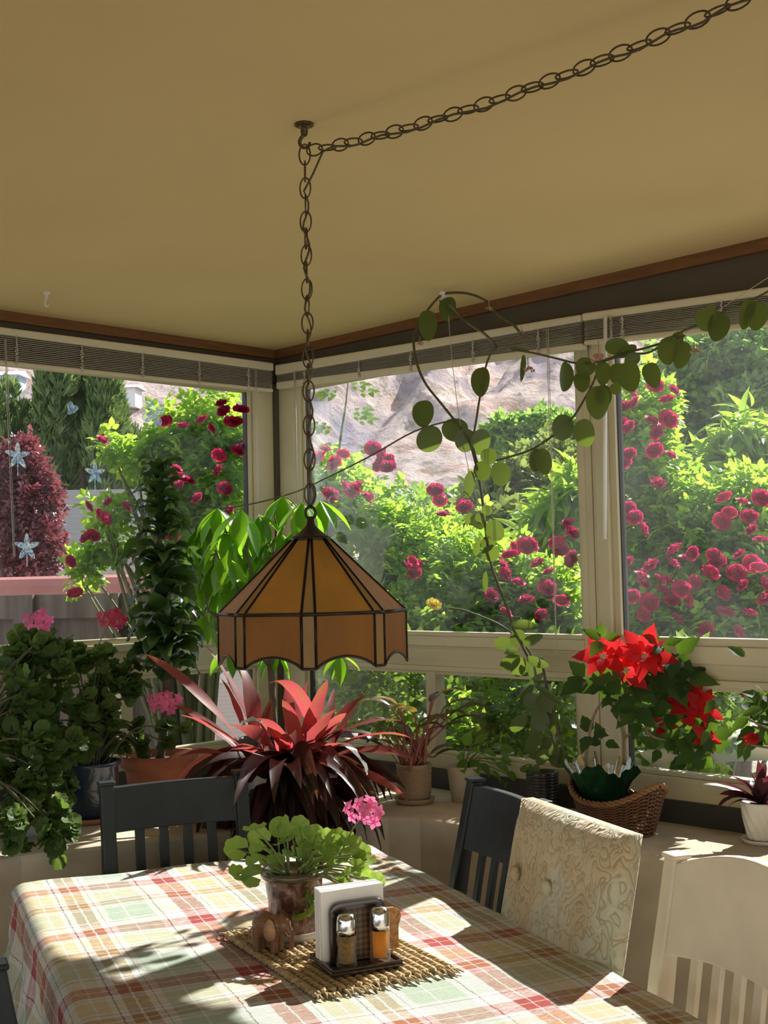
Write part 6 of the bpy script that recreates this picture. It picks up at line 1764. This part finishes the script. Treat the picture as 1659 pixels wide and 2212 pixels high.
for s in range(3):
    P = [((0.153 + 0.005 * math.sin(i * 0.9 + s * 2.1)) * math.cos(2 * pi * i / 120), (0.103 + 0.005 * math.sin(i * 0.9 + s * 2.1)) * math.sin(2 * pi * i / 120), brim(2 * pi * i / 120) + 0.004 + 0.005 * math.cos(i * 0.9 + s * 2.1)) for i in range(121)]
    m_.tube(P, 0.0046, 6, False)
m_.build('plaited_rim', WIK2, bk, True)
MB().lathe([(0.003, 0), (0.107, 0), (0.107, 0.006), (0.003, 0.006)], seg=32).build('bottom', WIK, bk, True).scale = (1, 0.67, 1)

pz = thing('potted_poinsettia', (kc[0] - 0.055, kc[1] + 0.0, LEDGE + 0.008), 'red poinsettia in green foil standing in the wicker basket', 'potted plant')
pcn = np.array([kc[0] - 0.055, kc[1], LEDGE + 0.008])
FOIL = plain('green_foil', (0.02, 0.10, 0.045), 0.28, 0.35, 25, metal=0.7, bmp=0.7, bscale=40); SILV = plain('silver_foil', (0.75, 0.76, 0.74), 0.2, 0.1, 25, metal=1.0, bmp=0.7, bscale=40)
def fw(a, z): return 1 + (0.05 * math.sin(9 * a + 2) + 0.03 * math.sin(23 * a)) * (z / 0.16)
def foil(off):
    R_ = []
    for (r, z) in ((0.052, 0.0), (0.060, 0.05), (0.070, 0.10), (0.086, 0.14), (0.110, 0.172)):
        R_.append([((r - off) * fw(2 * pi * j / 72, z) * math.cos(2 * pi * j / 72), (r - off) * fw(2 * pi * j / 72, z) * math.sin(2 * pi * j / 72) * 0.9, z + (0.014 * math.sin(5 * 2 * pi * j / 72 + 1) + 0.006 * math.sin(17 * 2 * pi * j / 72)) * (z / 0.165) ** 2) for j in range(72)])
    return R_
R_ = foil(0.0); MB().loft(R_, False).build('foil_wrap', FOIL, pz, True); MB().loft(foil(0.0015)[2:], False).build('foil_lining', SILV, pz, True)
lathe_pot('soil', pz, [(0.003, 0.0), (0.042, 0.002), (0.050, 0.10), (0.003, 0.115)], MAT['soil'])
pD = float(np.dot(pcn - CAM, FW))
PIX = lambda zx, zy: (1050 + zx / 2.724, 1300 + zy / 2.724)
def pp(zx, zy, d=0.0):
    x, y = PIX(zx, zy); q = at_d(x, y, pD + d); q[1] = min(q[1], -0.045); return q
SM = plain('woody_stem', (0.22, 0.16, 0.10), 0.8, 0.3, 40, 0.4, 80)
m_ = MB()
ST = [[(595, 1000), (590, 920), (605, 800), (625, 700), (660, 620), (710, 560)], [(660, 1000), (650, 930), (640, 880)], [(815, 960), (812, 860), (820, 800), (870, 770), (930, 750)], [(710, 560), (770, 480), (800, 400)], [(710, 560), (820, 520), (900, 440), (940, 330)], [(930, 750), (1040, 700), (1150, 620), (1210, 560)], [(930, 750), (1000, 800), (1150, 820), (1300, 840)], [(820, 800), (760, 620), (700, 470), (690, 330)], [(940, 400), (1060, 380), (1130, 380)]]
for s in ST:
    P = smooth_pts([pp(*q) for q in s], 5); m_.tube(P, list(np.linspace(0.0052, 0.003, len(P))), 6)
m_.build('stems', SM, pz, True, local=False)
POIN = leaf_template(lambda t: 0.31 * math.sin(pi * t ** 0.66) ** 1.15 * (1 + 0.12 * math.sin(t * 19)), 9, 0.22, 0.20)
MAT['poin_red'] = leafy('poinsettia_bract', (0.42, 0.008, 0.012), (0.62, 0.02, 0.025), 0.48, (1.0, 0.045, 0.05), 0.5, 0.3)
MAT['poin_green'] = leafy('poinsettia_leaf', (0.014, 0.036, 0.012), (0.038, 0.08, 0.022), 0.25, (0.28, 0.52, 0.035), 0.6, 0.2)
def star(cx_, cy_, k, s, tilt, d=0.0):
    c = pp(cx_, cy_, d); P = []; D = []; U = []
    n_ = unit(np.asarray(tilt)); a0 = RNG.random() * 6
    s1 = unit(np.cross(n_, [0.1, 0.2, 1])); t1 = np.cross(s1, n_)
    for i in range(k):
        a = a0 + i * 2.4; q = s1 * math.cos(a) + t1 * math.sin(a)
        P.append(c + q * 0.008); D.append(q * 0.85 + n_ * (0.25 + 0.25 * (i > k * 0.6))); U.append(n_)
    return P, D, U, [s * (0.75 + 0.4 * RNG.random()) for _ in range(k)]
def whorls(name, L_, mat):
    P, D, U, S = [], [], [], []
    for q in L_:
        a, b, c, d = star(*q); P += a; D += b; U += c; S += d
    return scatter(name, POIN, P, D, U, S, mat, pz)
whorls('bracts', [(690, 320, 8, .075, (.35, -.70, .45)), (930, 320, 10, .085, (.40, -.65, .5)), (820, 400, 5, .07, (.5, -.75, .1)), (1190, 570, 9, .075, (.6, -.6, .35)), (1290, 620, 6, .06, (.7, -.5, .3)), (1350, 790, 5, .05, (.7, -.5, .2)), (1060, 740, 3, .04, (.4, -.5, .5)), (1270, 700, 4, .06, (.5, -.6, .2)), (950, 450, 3, .04, (.3, -.6, .4))], MAT['poin_red'])
whorls('leaves', [(690, 225, 4, .06, (.45, -.6, .5)), (1110, 310, 4, .085, (.5, -.6, .45)), (600, 450, 3, .085, (.3, -.7, .4)), (690, 480, 3, .085, (.3, -.7, .3)), (780, 500, 4, .075, (.3, -.7, .3)), (880, 480, 4, .08, (.4, -.7, .3)), (990, 470, 5, .08, (.4, -.6, .4)), (1080, 470, 5, .085, (.5, -.5, .5)), (1180, 450, 4, .08, (.5, -.5, .5)), (880, 620, 4, .07, (.3, -.7, .2)), (980, 600, 4, .07, (.4, -.7, .2)), (1080, 640, 4, .075, (.4, -.6, .3)), (1160, 760, 5, .09, (.5, -.7, .2)), (1240, 850, 4, .08, (.5, -.6, .2)), (1330, 850, 4, .075, (.7, -.5, .2)), (900, 700, 3, .06, (.3, -.6, .4)), (1030, 860, 4, .06, (.4, -.6, .3)), (1190, 930, 3, .06, (.4, -.6, .2)), (620, 780, 3, .06, (.2, -.6, .6)), (690, 820, 3, .06, (.3, -.6, .4)), (760, 590, 3, .06, (.2, -.7, .3)), (1400, 780, 3, .06, (.7, -.4, .3)), (1040, 250, 3, .06, (.5, -.6, .5))], MAT['poin_green'])

# ------------------------------------------------------------------ white pot with the purple plant, and the plant above it at the edge
wc = on_z(1650, 1828, LEDGE); wc = wc + unit((wc - CAM) * np.array([1, 1, 0])) * 0.05; wc[2] = LEDGE
wpn = thing('potted_stromanthe', wc, 'plant with dark purple-backed leaves in a white swirl pot at the right edge', 'potted plant')
WHT = plain('white_ceramic', (0.78, 0.76, 0.70), 0.3, 0.03, 8, coat=0.3)
R_ = []
for i in range(26):
    t = i / 25; z = 0.010 + 0.10 * t; r = 0.040 + 0.018 * t ** 0.7
    R_.append([(r * (1 + 0.028 * math.cos(12 * (2 * pi * j / 96 + t * 0.9))) * math.cos(2 * pi * j / 96), r * (1 + 0.028 * math.cos(12 * (2 * pi * j / 96 + t * 0.9))) * math.sin(2 * pi * j / 96), z) for j in range(96)])
R_ += [[(0.053 * math.cos(2 * pi * j / 96), 0.053 * math.sin(2 * pi * j / 96), 0.110) for j in range(96)], [(0.050 * math.cos(2 * pi * j / 96), 0.050 * math.sin(2 * pi * j / 96), 0.09) for j in range(96)]]
MB().loft(R_).build('pot', WHT, wpn, True)
lathe_pot('saucer', wpn, [(0.003, 0.0), (0.052, 0.0), (0.060, 0.012), (0.056, 0.012), (0.05, 0.005), (0.003, 0.006)], WHT)
lathe_pot('soil', wpn, [(0.003, 0.080), (0.045, 0.090), (0.003, 0.100)], MAT['soil'])
wD = float(np.dot(wc - CAM, FW)); lv = []
for (x, y, w_, dr_) in ((1520, 1715, .035, .6), (1545, 1700, .03, .5), (1560, 1735, .03, .8), (1575, 1690, .03, .6), (1590, 1770, .035, 1.6), (1605, 1665, .03, .5), (1635, 1655, .035, .6), (1665, 1660, .035, .6), (1690, 1680, .035, .8), (1635, 1770, .045, 1.6), (1700, 1720, .04, 1.2), (1575, 1790, .03, 1.9), (1620, 1700, .05, 1.0), (1655, 1700, .05, 1.0), (1720, 1690, .04, .8), (1655, 1790, .04, 1.8)):
    b = wc + np.array([0, 0, 0.10]); tip = at_d(x, y, wD + RNG.normal() * 0.03); v = tip - b; L_ = np.linalg.norm(v) * (1 + 0.16 * dr_)
    lv.append((b, math.atan2(v[1], v[0]), math.asin(v[2] / np.linalg.norm(v)) + dr_ * 0.55, L_, w_, dr_, RNG.normal() * 0.5))
straps('leaves', lv, leafy('purple_leaf', (0.03, 0.018, 0.018), (0.085, 0.024, 0.034), 0.22, (0.26, 0.04, 0.06), 0.45, 0.3), wpn, 8, 0.3, 0.03)

qc = np.array([2.42, -0.20, LEDGE])
q2 = thing('potted_poinsettia', qc, 'dark bushy poinsettia with few red bracts reaching in at the right edge', 'potted plant')
lathe_pot('pot', q2, [(0.004, 0.0), (0.055, 0.0), (0.07, 0.12), (0.072, 0.135), (0.064, 0.135), (0.06, 0.11), (0.004, 0.108)], TER)
lathe_pot('soil', q2, [(0.003, 0.11), (0.06, 0.112), (0.003, 0.118)], MAT['soil'])
qD = float(np.dot(np.array([2.28, -0.2, 1.0]) - CAM, FW)); P = []; D = []; U = []; RP = []; 
for i in range(80):
    x, y = 1665 + RNG.normal() * 38, 1540 + RNG.normal() * 38; p = at_d(x, y, qD + RNG.normal() * 0.07); p[1] = min(p[1], -0.06); P.append(p); v = unit(np.array([-0.3, -0.3, -0.3]) + RNG.normal(size=3) * 0.7); D.append(v); U.append((0.3, -0.4, 0.7))
scatter('leaves', POIN, P, D, U, 0.055, MAT['poin_green'], q2)
m_ = MB(); hub = qc + np.array([-0.04, 0, 0.20])
m_.tube([qc + np.array([0, 0, 0.1]), hub], 0.006, 6)
for p in P[::6]: m_.tube([hub, (hub + p) / 2 + np.array([0, 0, 0.03]), p], 0.0028, 5)
m_.build('stems', SM, q2, True, local=False)
rp_ = [at_d(x, y, qD - 0.05) for x, y in ((1640, 1595),)]
scatter('bracts', POIN, [p for p in rp_ for _ in range(3)], [unit(np.array([0, 0, 0.2]) + RNG.normal(size=3)) for p in rp_ for _ in range(3)], [(0.4, -0.5, 0.6)] * 3, 0.045, MAT['poin_red'], q2)
